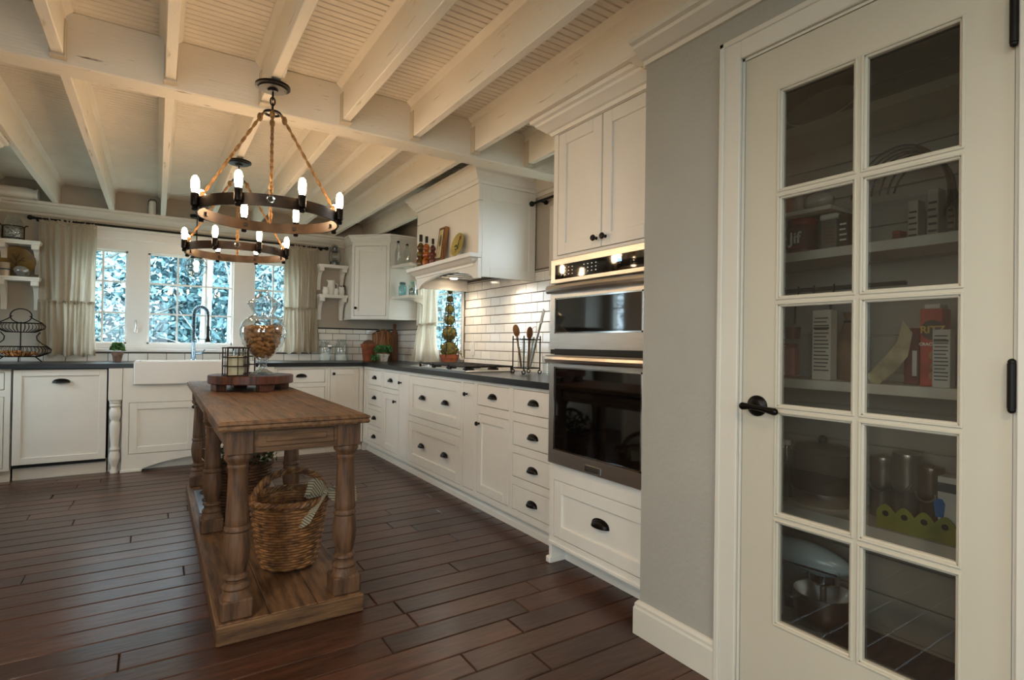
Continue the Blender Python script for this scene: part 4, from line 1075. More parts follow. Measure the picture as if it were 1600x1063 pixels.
# faucet
FXx, FYy = .322, 6.15
FAUM = mat('steel_faucet', '8FA3B0', .18, 1.0)
fc = thing('spring_faucet', 'tall steel faucet with coiled spring neck behind the sink', 'faucet', (FXx, FYy, ZW))
part('base', MB().lathe([(0,ZW),(.03,ZW),(.03,.925),(.02,.935),(.018,1.03),(.014,1.05),(.014,1.10),(0,1.10)], (FXx-.02, FYy, 0), 18), FAUM, fc)
path = [Vector((FXx-.02, FYy, 1.10+.27*i/8)) for i in range(8)]
path += [Vector((FXx+.04-.06*cos(pi*i/14), FYy-.01*i/14, 1.37+.075*sin(pi*i/14))) for i in range(15)]
path += [Vector((FXx+.10, FYy-.012, 1.36-.10*i/4)) for i in range(1, 5)]
part('hose', MB().tube(path, .010, 8), IRON, fc)
L_ = [0]
for a, b in zip(path, path[1:]): L_.append(L_[-1]+(b-a).length)
def along(s):
    for i in range(len(path)-1):
        if L_[i+1] >= s: return path[i].lerp(path[i+1], (s-L_[i])/(L_[i+1]-L_[i])), (path[i+1]-path[i]).normalized()
    return path[-1], (path[-1]-path[-2]).normalized()
pts = []
for i in range(0, 34*8):
    s = L_[-1]*.82*i/(34*8); p, d = along(s); n1 = Vector((0,1,0)); n2 = d.cross(n1).normalized(); w = 2*pi*i/8
    pts.append(p+n1*.018*cos(w)+n2*.018*sin(w))
part('spring', MB().tube(pts, .0042, 5), FAUM, fc)
part('spray_head', MB().lathe([(.0,1.10),(.024,1.10),(.026,1.115),(.016,1.135),(.013,1.16),(.014,1.25),(.010,1.262),(0,1.262)], (FXx+.10, FYy-.012, 0), 16), IRON, fc)
part('spray_lever', MB().tube([(FXx+.10, FYy-.03, 1.24), (FXx+.122, FYy-.05, 1.21), (FXx+.118, FYy-.05, 1.16)], .005, 6), IRON, fc)
part('guide_arm', MB().tube([(FXx-.02, FYy, 1.13), (FXx+.10, FYy-.012, 1.13)], .005, 6), FAUM, fc)
part('lever', MB().tube([(FXx-.02, FYy, .985), (FXx+.05, FYy-.02, .99), (FXx+.075, FYy-.02, 1.03)], .007, 8), FAUM, fc)
# small potted plant
def potted(x, y, z, label, rp, hp, rl, hl, n, size, seed, name='potted_plant', potm=None, leafm=None, cat='plant'):
    R = random.Random(seed); t = thing(name, label, cat, (x, y, z))
    part('pot', MB().lathe([(0,z),(rp*.72,z),(rp*.95,z+hp*.72),(rp*1.06,z+hp*.72),(rp*1.1,z+hp),(rp*.96,z+hp),(rp*.9,z+hp*.85),(0,z+hp*.85)], (x, y, 0), 20), potm or TERRA, t)
    pl = []
    for _ in range(n):
        a = R.uniform(0, 6.28); b = R.uniform(-.25, 1.0); q = R.uniform(.55, 1)
        pl.append((x+rl*q*cos(a)*sqrt(max(0, 1-b*b*.8)), y+rl*q*sin(a)*sqrt(max(0, 1-b*b*.8)), z+hp+hl*.35+hl*.65*b*q))
    part('foliage', MB().leaves(pl, size, seed), leafm or LEAF, t, kind='stuff')
    return t
potted(-.295, 6.10, ZW, 'small bushy green plant in a worn clay pot by the sink', .042, .085, .055, .09, 420, .026, 4, potm=mat('worn_clay', '8A6B5A', .9, color2='5B4638', scale=30))
# two tier wire basket
wb = thing('two_tier_wire_basket', 'two tier black wire basket on the left counter', 'wire basket', (-.945, 6.02, ZW))
wx, wy = -.945, 6.02
def wire_bowl(z0, z1, r0, r1, n):
    mb = MB()
    for k in range(n):
        a = 2*pi*k/n
        mb.tube([(wx+r*cos(a), wy+r*sin(a)*.62, z) for r, z in ((r0*.2, z0), (r0, z0), (r1*1.04, (z0*.6+z1*.4)), (r1*1.07, z0*.3+z1*.7), (r1*.93, z1))], .0022, 4)
    part('wire_bowl', mb, IRON, wb, kind='stuff')
    for r, z in ((r1*.93, z1), (r0, z0)): part('rim', MB().tube([(wx+r*cos(2*pi*k/36), wy+r*.62*sin(2*pi*k/36), z) for k in range(36)], .0042, 6, closed=True), IRON, wb)
wire_bowl(.962, 1.045, .125, .188, 44); wire_bowl(1.165, 1.24, .095, .148, 38)
part('stem', MB().tube([(wx, wy, .962), (wx, wy, 1.25)], .005, 6), IRON, wb)
for s in (-1, 1):
    part('side_scroll', MB().tube([(wx+s*.125, wy, 1.165), (wx+s*.10, wy, 1.13), (wx+s*.105, wy, 1.10), (wx+s*.14, wy, 1.065), (wx+s*.175, wy, 1.045)], .0045, 6), IRON, wb)
    part('leg', MB().tube([(wx+s*.10, wy-.03, .962), (wx+s*.145, wy-.05, ZW+.005)], .005, 6), IRON, wb)
    part('top_wire', MB().tube([(wx+s*.14, wy, 1.24), (wx+s*.08, wy, 1.275), (wx+s*.055, wy, 1.30)], .0045, 6), IRON, wb)
part('leg', MB().tube([(wx, wy-.06, .962), (wx, wy-.075, ZW+.005)], .005, 6), IRON, wb)
part('handle', MB().tube([(wx+.068*cos(2*pi*k/28), wy, 1.30+.058*sin(2*pi*k/28)) for k in range(28)], .0045, 6, closed=True), IRON, wb)
R = random.Random(9)
for i in range(22):
    a, q = R.uniform(0, 6.28), sqrt(R.random())
    o = bpy.data.objects.new('cork', CKM); COL.objects.link(o); o.location = (wx+.125*q*cos(a), wy+.07*q*sin(a), .978+.011*(i % 3)); o.rotation_euler = (pi/2+R.uniform(-.3,.3), 0, R.uniform(0, 6.28))
    tag(o, 'tan wine cork lying in the two tier wire basket', 'cork', 'wine corks in the wire basket')
# flour jars
def lidded_jar(x, y, z, r, h, label, name, glass, fill=None, fillh=0, lidm=None, lid=True):
    t = thing(name, label, 'jar', (x, y, z))
    part('glass_body', MB().lathe([(0,z+.003),(r*.92,z+.003),(r,z+.012),(r,z+h*.72),(r*.82,z+h*.86),(r*.72,z+h*.9),(r*.72,z+h)], (x, y, 0), 24, cap=False), glass, t)
    if fill: part('contents', MB().lathe([(0,z+.006),(r*.9,z+.006),(r*.93,z+.014),(r*.93,z+fillh*.8),(r*.5,z+fillh),(0,z+fillh*.96)], (x, y, 0), 20), fill, t)
    if lid: part('lid', MB().lathe([(r*.76,z+h*.93),(r*.78,z+h*.94),(r*.78,z+h+.004),(r*.7,z+h+.012),(0,z+h+.014)], (x, y, 0), 20), lidm or glass, t)
    return t
FLOUR = mat('white_flour', 'EFECE6', .95)
j1 = lidded_jar(1.545, 6.12, ZW, .062, .215, 'glass jar of flour with hanging scoop beside the right curtain', 'flour_jar', JARG, FLOUR, .085)
part('scoop', MB().ball((1.575, 6.045, 1.075), .026, 12, 8, sy=.5).tube([(1.575, 6.045, 1.09), (1.56, 6.06, 1.13)], .004, 6), STEEL, j1)
lidded_jar(1.715, 6.10, ZW, .070, .225, 'wide glass jar of sugar left of the clay pot', 'sugar_jar', JARG, FLOUR, .075)
# clay pot with cork dome
cp_ = thing('clay_pot', 'terracotta pot with a brown domed top before the corner tile', 'flower pot', (2.00, 6.03, ZW))
part('pot', MB().lathe([(0,ZW),(.060,ZW),(.078,1.065),(.086,1.066),(.090,1.105),(.080,1.105),(.076,1.06),(0,1.05)], (2.00, 6.03, 0), 24), TERRA, cp_)
part('dome', MB().ball((2.00, 6.03, 1.095), .072, 20, 10, sz=.8), mat('brown_felt', '6A4630', .95), cp_)
# cutting boards
BRDW = mat('striped_board_wood', 'A8713F', .55, color2='5E3418', scale=5, stretch=(14,1,1), contrast=(.4,.55))
cb = thing('cutting_board', 'wide striped cutting board with bark edged top in the corner', 'cutting board', (2.22, 6.2, ZW))
brd = [(2.10,ZW),(2.345,ZW),(2.345,1.21)]+[(2.345-.245*i/8, 1.21+.055*sin(pi*i/8)) for i in range(1, 8)]+[(2.10,1.21)]
part('board', MB().prism(brd, 6.18, 6.205), BRDW, cb)
part('bark_edge', MB().tube([(2.345-.245*i/16, 6.19, 1.215+.055*sin(pi*i/16)+.006*(i % 2)) for i in range(17)], .013, 6), mat('speckled_bark', '9A8468', .95, color2='2E241B', scale=60, contrast=(.45,.55)), cb)
PADW = mat('paddle_wood', '7B4A26', .5, color2='4A2912', scale=6, stretch=(8,8,1))
solo('paddle_board', MB().prism([(2.300,ZW),(2.378,ZW),(2.382,1.20),(2.372,1.25),(2.352,1.275),(2.356,1.33),(2.345,1.345),(2.330,1.345),(2.320,1.33),(2.325,1.275),(2.305,1.25),(2.297,1.20)], 6.12, 6.138), PADW, 'narrow wooden paddle board leaning right of the wide cutting board', 'cutting board', (2.34, 6.13, ZW))
potted(2.10, 5.84, ZW, 'trailing ivy in a pale woven pot before the cutting boards', .062, .085, .10, .10, 420, .034, 8, 'ivy_plant', mat('pale_woven', 'C9BFAE', .9, color2='8F8472', scale=40))
part('trailing_leaves', MB().leaves([(2.03-.07*R.random(), 5.79+.05*R.random(), ZW+.02+.05*R.random()) for _ in range(120)], .03, 6), LEAF, bpy.data.objects['ivy_plant'], kind='stuff')
# topiary
tp = thing('moss_ball_topiary', 'tower of moss balls in a clay pot before the right window', 'topiary', (2.30, 4.62, ZW))
tx_, ty_ = 2.30, 4.62
part('pot', MB().lathe([(0,ZW),(.064,ZW),(.080,.985),(.088,.986),(.092,1.020),(.080,1.020),(0,1.0)], (tx_, ty_, 0), 22), TERRA, tp)
for i, (z, r) in enumerate(((1.064,.078),(1.215,.066),(1.345,.046),(1.447,.040),(1.540,.030),(1.61,.022))):
    bl = part('moss_ball', MB().ball((tx_, ty_, z), r, 20, 14, wob=.10, seed=i), MOSS, tp)
    R2 = random.Random(i)
    part('strands', MB().leaves([(tx_+r*1.02*cos(a)*cos(b), ty_+r*1.02*sin(a)*cos(b), z+r*1.02*sin(b)) for a, b in [(R2.uniform(0,6.28), R2.uniform(-1.4,1.4)) for _ in range(110)]], r*.45, i), mat('straw_strand', '8C7B3E', .9, color2='4E4A22', scale=40), bl, kind='stuff')
for k in range(4):
    a = pi/4+pi/2*k; part('wire', MB().tube([(tx_+.095*cos(a), ty_+.095*sin(a), 1.0), (tx_+.012*cos(a), ty_+.012*sin(a), 1.66)], .003, 5), IRON, tp)
for z, r in ((1.15,.078),(1.285,.060),(1.40,.045),(1.50,.034)): part('wire_hoop', MB().tube([(tx_+r*cos(2*pi*k/20), ty_+r*sin(2*pi*k/20), z) for k in range(20)], .0028, 5, closed=True), IRON, tp)
for k in range(3): part('loose_straw', MB().tube([(tx_+.05, ty_-.06, 1.03+.015*k), (tx_+.06, ty_-.12-.02*k, 1.06-.03*k), (tx_+.05, ty_-.15, 1.02-.03*k)], .003, 5), MATS['straw_strand'], tp)
# cooktop
ck = thing('gas_cooktop', 'stainless gas cooktop with black grates on the right counter', 'cooktop', (2.12, 4.03, ZW))
part('plate', MB().box(1.885, 2.335, 3.52, 4.55, ZW, .923, .003), STEEL, ck)
for k in range(5): part('knob', MB().lathe([(0,.923),(.022,.923),(.020,.945),(.017,.949),(0,.949)], (1.965+.075*k, 4.46, 0), 16), CHROME, ck)
for y0 in (3.55, 3.835, 4.12):
    mb = MB()
    for xx in (1.91, 2.05, 2.17, 2.31): mb.box(xx-.006, xx+.006, y0, y0+.27, .945, .958, .002)
    for yy in (y0+.006, y0+.09, y0+.18, y0+.264): mb.box(1.91, 2.31, yy-.006, yy+.006, .945, .958, .002)
    for xx in (1.91, 2.31):
        for yy in (y0+.006, y0+.264): mb.box(xx-.008, xx+.008, yy-.008, yy+.008, .923, .946)
    part('grate', mb, IRON, ck)
    for xx in (2.0, 2.22): part('burner', MB().lathe([(0,.923),(.045,.923),(.042,.935),(.03,.936),(.03,.942),(0,.943)], (xx, y0+.135, 0), 18), IRON, ck)
# utensil caddy and utensils
ux, uy = 2.236, 3.25
uc = thing('utensil_caddy', 'wire framed glass utensil caddy on curled feet beside the oven', 'utensil holder', (ux, uy, ZW))
for zz, q in ((.955, .07), (1.16, .072)):
    part('frame_hoop', MB().tube([(ux-q, uy-q, zz), (ux+q, uy-q, zz), (ux+q, uy+q, zz), (ux-q, uy+q, zz)], .005, 6, closed=True), IRON, uc)
for sx in (-1, 1):
    for sy in (-1, 1):
        part('post', MB().tube([(ux+sx*.07, uy+sy*.07, .935), (ux+sx*.07, uy+sy*.07, 1.185)], .0045, 6), IRON, uc)
        part('curled_foot', MB().tube([(ux+sx*(.07+.014*cos(a)), uy+sy*.07, .93+.014*sin(a)) for a in [pi*.6+i*.45 for i in range(12)]], .004, 6), IRON, uc)
part('glass_liner', MB().lathe([(0,.957),(.055,.957),(.062,.965),(.062,1.17)], (ux, uy, 0), 20, cap=False), JARG, uc)
SPW = mat('spoon_wood', 'A5723F', .6, color2='6E4420', scale=10, stretch=(6,6,1))
def utensil(name, label, dx, dy, lean, h, head, M):
    t = thing(name, label, 'utensil', (ux+dx, uy+dy, .962), 0, 'cooking utensils in the caddy')
    A = Vector((ux+dx, uy+dy, .963)); B = A+Vector((lean[0], lean[1], h)); d = (B-A).normalized()
    part('handle', MB().tube([A, A.lerp(B, .8)], .0085, 8), M, t)
    if head == 'spoon': part('bowl', MB().ball((0,0,0), .036, 14, 10, sy=.5, sz=1.3).xf(Matrix.Translation(A.lerp(B, .9)) @ d.to_track_quat('Z','Y').to_matrix().to_4x4()), M, t)
    elif head == 'spatula': part('blade', MB().box(-.028, .028, -.003, .003, -.05, .05, .002).xf(Matrix.Translation(A.lerp(B, .9)) @ d.to_track_quat('Z','Y').to_matrix().to_4x4() @ Matrix.Rotation(radians(60), 4, 'Z')), M, t)
    elif head == 'whisk':
        for k in range(5):
            mb = MB().tube([(.028*sin(pi*i/12)*cos(pi*k/5), .028*sin(pi*i/12)*sin(pi*k/5), -.05+.11*(1-cos(pi*i/12))/2) for i in range(13)], .0016, 4)
            part('whisk_wire', mb.xf(Matrix.Translation(A.lerp(B, .86)) @ d.to_track_quat('Z','Y').to_matrix().to_4x4()), M, t)
utensil('wooden_spoon', 'wooden spoon with rounded bowl leaning left in the caddy', -.03, .02, (-.02, .05, ), .29, 'spoon', SPW)
utensil('wooden_spoon', 'darker broad wooden spoon standing in the middle of the caddy', .005, -.015, (.005, -.01), .27, 'spoon', mat('dark_spoon_wood', '7A4A28', .6))
utensil('steel_spatula', 'steel spatula with pale handle leaning right in the caddy', .02, -.02, (.02, -.13), .40, 'spatula', STEEL)
utensil('wire_whisk', 'wire whisk leaning behind the spoons in the caddy', .03, .02, (.03, -.04), .27, 'whisk', STEEL)
solo('drinking_glass', MB().lathe([(0,ZW+.003),(.028,ZW+.003),(.034,ZW+.13)], (2.28, 3.06, 0), 18, cap=False), JARG, 'clear drinking glass on the counter tight beside the oven', 'glass', (2.28, 3.06, ZW))

# ================================================================ MANTEL AND SHELF THINGS
ZM = 1.7675
def mant(px): return on(px, 400, x=1.872)[1]
CAPB = mat('bottle_cap_black', '1E1A16', .6)
def infused_bottle(px, s, label, c1, c2):
    y = mant(px); x = 1.868; z = ZM
    t = thing('infused_bottle', label, 'bottle', (x, y, z), 0, 'infused bottles on the mantel')
    M = mat('bottle_fill_'+c1, c1, .08, color2=c2, scale=45, contrast=(.42,.6))
    part('body', MB().lathe([(r*s, z+h*s) for r, h in ((0,0),(.028,0),(.034,.012),(.036,.035),(.030,.058),(.020,.066),(.031,.080),(.034,.098),(.026,.118),(.017,.126),(.027,.140),(.029,.158),(.020,.178),(.011,.190))], (x, y, 0), 20), M, t)
    part('neck', MB().lathe([(.011*s, z+.188*s), (.011*s, z+.205*s)], (x, y, 0), 14), JARG, t)
    part('cap', MB().lathe([(0,z+.200*s),(.013*s,z+.200*s),(.013*s,z+.25*s),(.011*s,z+.255*s),(0,z+.256*s)], (x, y, 0), 14), CAPB, t)
infused_bottle(658, 1.08, 'tallest red and olive infused bottle at the mantel left end', '5A1E12', '5E5A20')
infused_bottle(667, .95, 'shorter layered red and orange infused bottle on the mantel', '8A2A16', 'B06A22')
infused_bottle(677, .80, 'small infused bottle half hidden behind the framed print', '4A2A1E', '7A3A2A')
# framed print leaning
fr = thing('framed_print', 'thick wooden framed botanical print leaning on the hood', 'picture', (1.875, mant(691), ZM))
fy = mant(691); FRW = mat('golden_frame_wood', '9A6A34', .5, color2='6E4620', scale=6, stretch=(6,6,1)); hh = .27; ww = .115
def lean(mb, y0): # lean back towards the hood face
    return mb.xf(Matrix.Translation((1.842, y0, ZM+.001)) @ Matrix.Rotation(radians(7), 4, 'Y'))
part('frame', lean(MB().box(-.004, .026, -ww/2, ww/2, 0, hh, .002), fy), FRW, fr)
part('fillet', lean(MB().box(-.0065, -.003, -ww/2+.014, ww/2-.014, .014, hh-.014), fy), mat('dark_fillet', '241710', .6), fr)
part('print', lean(MB().box(-.0075, -.006, -ww/2+.022, ww/2-.022, .022, hh-.022), fy), mat('cream_print', 'C9B88F', .9, color2='AE9A6E', scale=10), fr)
part('plant_motif', lean(MB().lathe([(0,-.0005),(.022,-.0005),(.022,.0005),(0,.0005)], (0,0,0), 18, 'x', sy=2.2).move(-.0075, 0, .16), fy), mat('print_green', '6E6A48', .9, color2='4A3E33', scale=40), fr)
part('stem_motif', lean(MB().box(-.0082, -.007, -.002, .002, .05, .12), fy), MATS['print_green'], fr)
pl = thing('painted_plate', 'round yellow plate with painted flower leaning on the hood', 'plate', (1.875, mant(715), ZM))
py_ = mant(716)
def leanp(mb): return mb.xf(Matrix.Translation((1.862, py_, ZM+.092)) @ Matrix.Rotation(radians(12), 4, 'Y'))
PLY = mat('yellow_glaze', 'C2B066', .3, color2='9A8840', scale=8)
part('dish', leanp(MB().lathe([(0,.004),(.06,.004),(.085,-.002),(.090,-.004),(.090,.002),(.06,.010),(0,.010)], (0,0,0), 36, 'x')), PLY, pl)
part('painted_stem', leanp(MB().tube([(.002, .012, -.06), (.0025, 0, -.02), (.0025, -.01, .03), (.001, -.02, .055)], .0022, 5)), mat('paint_green', '4B5A26', .6), pl)
part('painted_flower', leanp(MB().lathe([(0,-.001),(.012,-.001),(.012,.002)], (.001, -.022, .05), 8, 'x', sy=1.4)), mat('paint_red', '8A3A2A', .6), pl)
part('painted_leaf', leanp(MB().leaves([(.0015, .012, -.01), (.0015, -.016, .0), (.0015, .01, -.035), (.0015, -.02, -.03)], .03, 5)), MATS['paint_green'], pl, kind='stuff')
# oil lantern
lx, ly, lz = 1.652, 6.20, 1.972
PEW = mat('pewter', '6C6F6E', .35, .8)
ln = thing('oil_lantern', 'old pewter oil lantern on the upper shelf right of the window', 'lantern', (lx, ly, lz))
part('tank', MB().lathe([(0,lz),(.052,lz),(.056,lz+.012),(.052,lz+.04),(.03,lz+.05),(.03,lz+.062),(0,lz+.062)], (lx, ly, 0), 20), PEW, ln)
part('globe', MB().lathe([(.03,lz+.06),(.046,lz+.085),(.048,lz+.105),(.036,lz+.14),(.026,lz+.15)], (lx, ly, 0), 20, cap=False), JARG, ln)
part('chimney', MB().lathe([(.026,lz+.148),(.034,lz+.155),(.034,lz+.165),(.022,lz+.17),(.024,lz+.20),(.03,lz+.205),(.014,lz+.222),(0,lz+.225)], (lx, ly, 0), 18), PEW, ln)
for s in (-1, 1): part('side_tube', MB().tube([(lx+s*.045, ly, lz+.035), (lx+s*.062, ly, lz+.07), (lx+s*.060, ly, lz+.14), (lx+s*.03, ly, lz+.19)], .005, 6), PEW, ln)
part('bail', MB().tube([(lx+.055*cos(pi*i/14), ly, lz+.15+.085*sin(pi*i/14)) for i in range(15)], .0025, 5), PEW, ln)
WHC = mat('white_ceramic', 'EAE6DD', .25)
def crock(x, y, z, r, h, label, name, spout=False, cat='canister'):
    t = thing(name, label, cat, (x, y, z))
    part('body', MB().lathe([(0,z),(r*.8,z),(r*.95,z+h*.3),(r,z+h*.55),(r*.78,z+h*.8),(r*.86,z+h),(r*.78,z+h),(r*.7,z+h*.8),(0,z+h*.7)], (x, y, 0), 20), WHC, t)
    if spout:
        part('handle', MB().tube([(x+r*.8, y, z+h*.85), (x+r*1.5, y, z+h*.75), (x+r*1.45, y, z+h*.45), (x+r*.95, y, z+h*.35)], .006, 6), WHC, t)
        part('spout', MB().prism([(x-r*.7,z+h*.8),(x-r*1.15,z+h*1.02),(x-r*.6,z+h*1.0)], y-.012, y+.012), WHC, t)
sz = 1.642
crock(1.556, 6.19, sz, .036, .085, 'small white sugar bowl at the left of the pitcher', 'sugar_bowl')
crock(1.625, 6.22, sz, .045, .165, 'tall white ceramic pitcher on the lower window shelf', 'ceramic_pitcher', True, 'pitcher')
crock(1.66, 6.145, sz, .026, .07, 'tiny white creamer in front of the tall pitcher', 'creamer')
crock(1.728, 6.19, sz, .038, .095, 'squat white canister at the right of the pitcher', 'ceramic_canister')
pf = potted(1.765, 6.262, sz, 'brown dried posy in a dark cup behind the white canister', .022, .06, .035, .07, 90, .02, 12, 'dried_posy', mat('dark_cup', '5A4634', .7), mat('dry_brown_leaf', '7A5A38', .9))
# bottles and jars on the right wall shelves
def swing_bottle(px, z, h, r, label):
    y = 5.60 if px < 630 else 5.50; x = on(px, 400, y=y)[0]
    t = thing('swing_top_bottle', label, 'bottle', (x, y, z))
    part('glass_body', MB().lathe([(0,z+.002),(r,z+.002),(r,z+h*.55),(r*.45,z+h*.75),(r*.35,z+h*.95)], (x, y, 0), 18, cap=False), JARG, t)
    part('stopper', MB().lathe([(0,z+h*.94),(r*.42,z+h*.94),(r*.42,z+h),(0,z+h*1.02)], (x, y, 0), 12), IRON, t)
    part('wire_bail', MB().tube([(x, y-r*.5, z+h*.84), (x, y-r*.7, z+h*.97), (x, y+r*.7, z+h*.97), (x, y+r*.5, z+h*.84)], .0022, 5), IRON, t)
swing_bottle(622, 1.9555, .26, .034, 'tall swing top bottle on the upper corner shelf beside the cabinet')
swing_bottle(636, 1.9555, .22, .036, 'shorter swing top bottle nearer the hood on the upper corner shelf')
ZINC = mat('zinc_lid', '4F5A60', .4, .8)
lidded_jar(on(629, 450, y=5.58)[0], 5.58, 1.6225, .042, .14, 'aqua glass mason jar with zinc lid beside the corner cabinet', 'mason_jar', BLUEG, None, 0, ZINC)
lidded_jar(on(645, 450, y=5.48)[0], 5.48, 1.6225, .042, .15, 'clear glass clamp jar nearer the hood on the lower corner shelf', 'clamp_jar', thin_glass('greenish_glass', (.75,.85,.82)), mat('jar_trinkets', 'A9A79C', .5, color2='3E423F', scale=60), .09)
# left edge shelves
cj = lidded_jar(-1.035, 6.20, 1.9455, .062, .21, 'glass jar of crystals in a wire caddy on the upper left shelf', 'crystal_jar', JARG, mat('crystal_chips', 'B9B5AE', .3, color2='55504A', scale=70, contrast=(.45,.55)), .11, lid=False)
for zz in (1.96, 2.06): part('wire_hoop', MB().tube([(-1.035+.07*cos(2*pi*k/24), 6.20+.07*sin(2*pi*k/24), zz) for k in range(24)], .004, 6, closed=True), IRON, cj)
for s in (-1, 1): part('wire_handle', MB().tube([(-1.035+s*.07, 6.2, 1.955), (-1.035+s*.07, 6.2, 2.06), (-1.035+s*.085, 6.2, 2.075), (-1.035+s*.095, 6.2, 2.07)], .005, 6), IRON, cj)
gp = thing('gold_plate', 'round gold brown plate with tree motif on the lower left shelf', 'plate', (-1.02, 6.26, 1.6355))
GPM = mat('gold_brown_glaze', '8A6A24', .45, color2='5A431A', scale=9)
part('dish', MB().lathe([(0,-.004),(.10,-.004),(.128,-.016),(.132,-.014),(.105,.006),(0,.008)], (0,0,0), 40, 'y').xf(Matrix.Translation((-1.02, 6.245, 1.768)) @ Matrix.Rotation(radians(-8), 4, 'X')), GPM, gp)
TRM = mat('tree_motif', '3A3014', .7)
for (x0, z0), (x1, z1) in (((0,-.08),(0,.02)), ((0,-.02),(.05,.04)), ((0,-.03),(-.05,.03)), ((0,.02),(.02,.07)), ((0,.02),(-.03,.07)), ((.02,.01),(.06,.01))):
    part('branch_motif', MB().tube([(x0, -.006, z0), (x1, -.006, z1)], .0022, 5).xf(Matrix.Translation((-1.02, 6.245, 1.768)) @ Matrix.Rotation(radians(-8), 4, 'X')), TRM, gp)
tn = thing('striped_tin', 'small banded metal tin at the left end of the shelf', 'tin', (-1.075, 6.16, 1.6355))
part('can', MB().lathe([(0,1.6355),(.032,1.6355),(.032,1.745),(.030,1.748),(0,1.748)], (-1.075, 6.16, 0), 20), mat('tin_pink', 'C9B5A2', .35, .5), tn)
part('band', MB().lathe([(.0325,1.685),(.0335,1.687),(.0335,1.695),(.0325,1.697)], (-1.075, 6.16, 0), 20, cap=False), ZINC, tn)
sd = thing('glass_dish', 'tilted small glass dish before the gold plate', 'dish', (-.985, 6.15, 1.6355))
part('bowl', MB().lathe([(0,0),(.03,0),(.055,.02),(.058,.03),(.05,.024),(.028,.006),(0,.006)], (0,0,0), 22).xf(Matrix.Translation((-.975, 6.15, 1.662)) @ Matrix.Rotation(radians(-55), 4, 'X')), mat('etched_silver', '9A9A98', .25, .7), sd)
# on the ledge
jg = thing('enamel_jug', 'large white enamel jug lying on the upper left ledge', 'jug', (-1.02, 6.235, 2.3005))
def lay(mb): return mb.xf(Matrix.Translation((-1.16, 6.235, 2.357)) @ Matrix.Rotation(radians(90), 4, 'Y'))
part('body', lay(MB().lathe([(0,0),(.05,0),(.056,.02),(.056,.20),(.05,.23),(.042,.25),(.05,.275),(.045,.275),(.03,.24),(0,.24)], (0,0,0), 24)), WHC, jg)
part('rim_band', lay(MB().tube([(.053*cos(2*pi*k/24), .053*sin(2*pi*k/24), .275) for k in range(24)], .005, 6, closed=True)), WHC, jg)
cn_ = thing('white_canister', 'small white cylinder with black wire handle on the window ledge', 'canister', (-.055, 6.235, 2.3005))
part('body', MB().lathe([(0,2.3005),(.03,2.3005),(.031,2.305),(.031,2.425),(.026,2.432),(0,2.432)], (-.055, 6.235, 0), 18), WHC, cn_)
part('handle', MB().tube([(-.086, 6.235, 2.39), (-.088, 6.235, 2.43), (-.07, 6.235, 2.452), (-.035, 6.235, 2.45), (-.022, 6.235, 2.43), (-.024, 6.235, 2.30)], .0035, 6), IRON, cn_)

# ================================================================ PANTRY
SHW = mat('pantry_shelf_paint', 'CFC8B8', .55)
for z, lb in ((.5,'lowest pantry shelf behind the glass door'), (1.0,'pantry shelf holding the cracker boxes behind the glass door'), (1.5,'pantry shelf holding the jar of spread behind the glass door'), (2.0,'topmost pantry shelf behind the glass door')):
    s = thing('pantry_shelf', lb, 'shelf', (2.26, .6, z-.022))
    part('board', MB().box(2.125, XR-.017, -.24, 1.438, z-.022, z), SHW, s)
    part('edge_strip', MB().box(2.110, 2.125, -.24, 1.438, z-.034, z+.002, .002), SHW, s)
def pj(px, py, x=2.2): p = on(px, py, x=x); return p[1], p[2]
INK = mat('black_print', '17130F', .8); WHP = mat('white_carton', 'D9D4C8', .7); PRW = mat('white_print', 'F0ECE2', .6)
def carton(name, label, pxl, pxr, z, h, d, M, x=2.19, tilt=0, cat='box'):
    yl, yr = pj(pxl, 600, x)[0], pj(pxr, 600, x)[0]
    t = thing(name, label, cat, (x, (yl+yr)/2, z), -pi/2)
    w = yl-yr
    part('carton', MB().box(-w/2, w/2, 0, d, 0, h, .002), M, t, local=True)
    return t, w
def label_lines(t, w, h, z0, z1, n, M=INK, parent=None, wfrac=.8, thick=None):
    for i in range(n):
        z = z1-(z1-z0)*(i+.5)/n; q = w*wfrac*(.5 if i % 3 else .46); th = thick or (z1-z0)/n*.32
        part('print_line', MB().box(-q, q*(.7 if i % 4 == 1 else 1), -.0008, .0002, z-th/2, z+th/2), M, t, local=True)
Z1, Z2, Z3, Z4 = .5005, 1.0005, 1.5005, 2.0005
# spread jar with lettering
yj = pj(1252, 370, 2.2)[0]
jf_ = thing('spread_jar', 'squat tub of nut spread lettered Jif with red lid on the pantry shelf', 'jar', (2.21, yj, Z3), -pi/2)
part('tub', MB().lathe([(0,0),(.052,0),(.055,.008),(.055,.115),(.050,.122),(0,.122)], (0,0,0), 28), mat('brown_spread', '6A3A24', .4), jf_, local=True)
part('wrap_label', MB().lathe([(.0556,.02),(.0558,.022),(.0558,.098),(.0556,.10)], (0,0,0), 28, cap=False), mat('label_maroon', '4A1A14', .5), jf_, local=True)
part('lid', MB().lathe([(0,.120),(.054,.120),(.055,.124),(.055,.142),(.052,.146),(0,.146)], (0,0,0), 28), mat('red_lid', '8A1E1A', .4), jf_, local=True)
text('lettering', 'Jif', jf_, (0, -.0575, .066), (pi/2, 0, 0), .062, PRW, bold=.0018)
part('red_band', MB().box(-.035, .035, -.0570, -.0555, .024, .036), MATS['red_lid'], jf_, local=True)
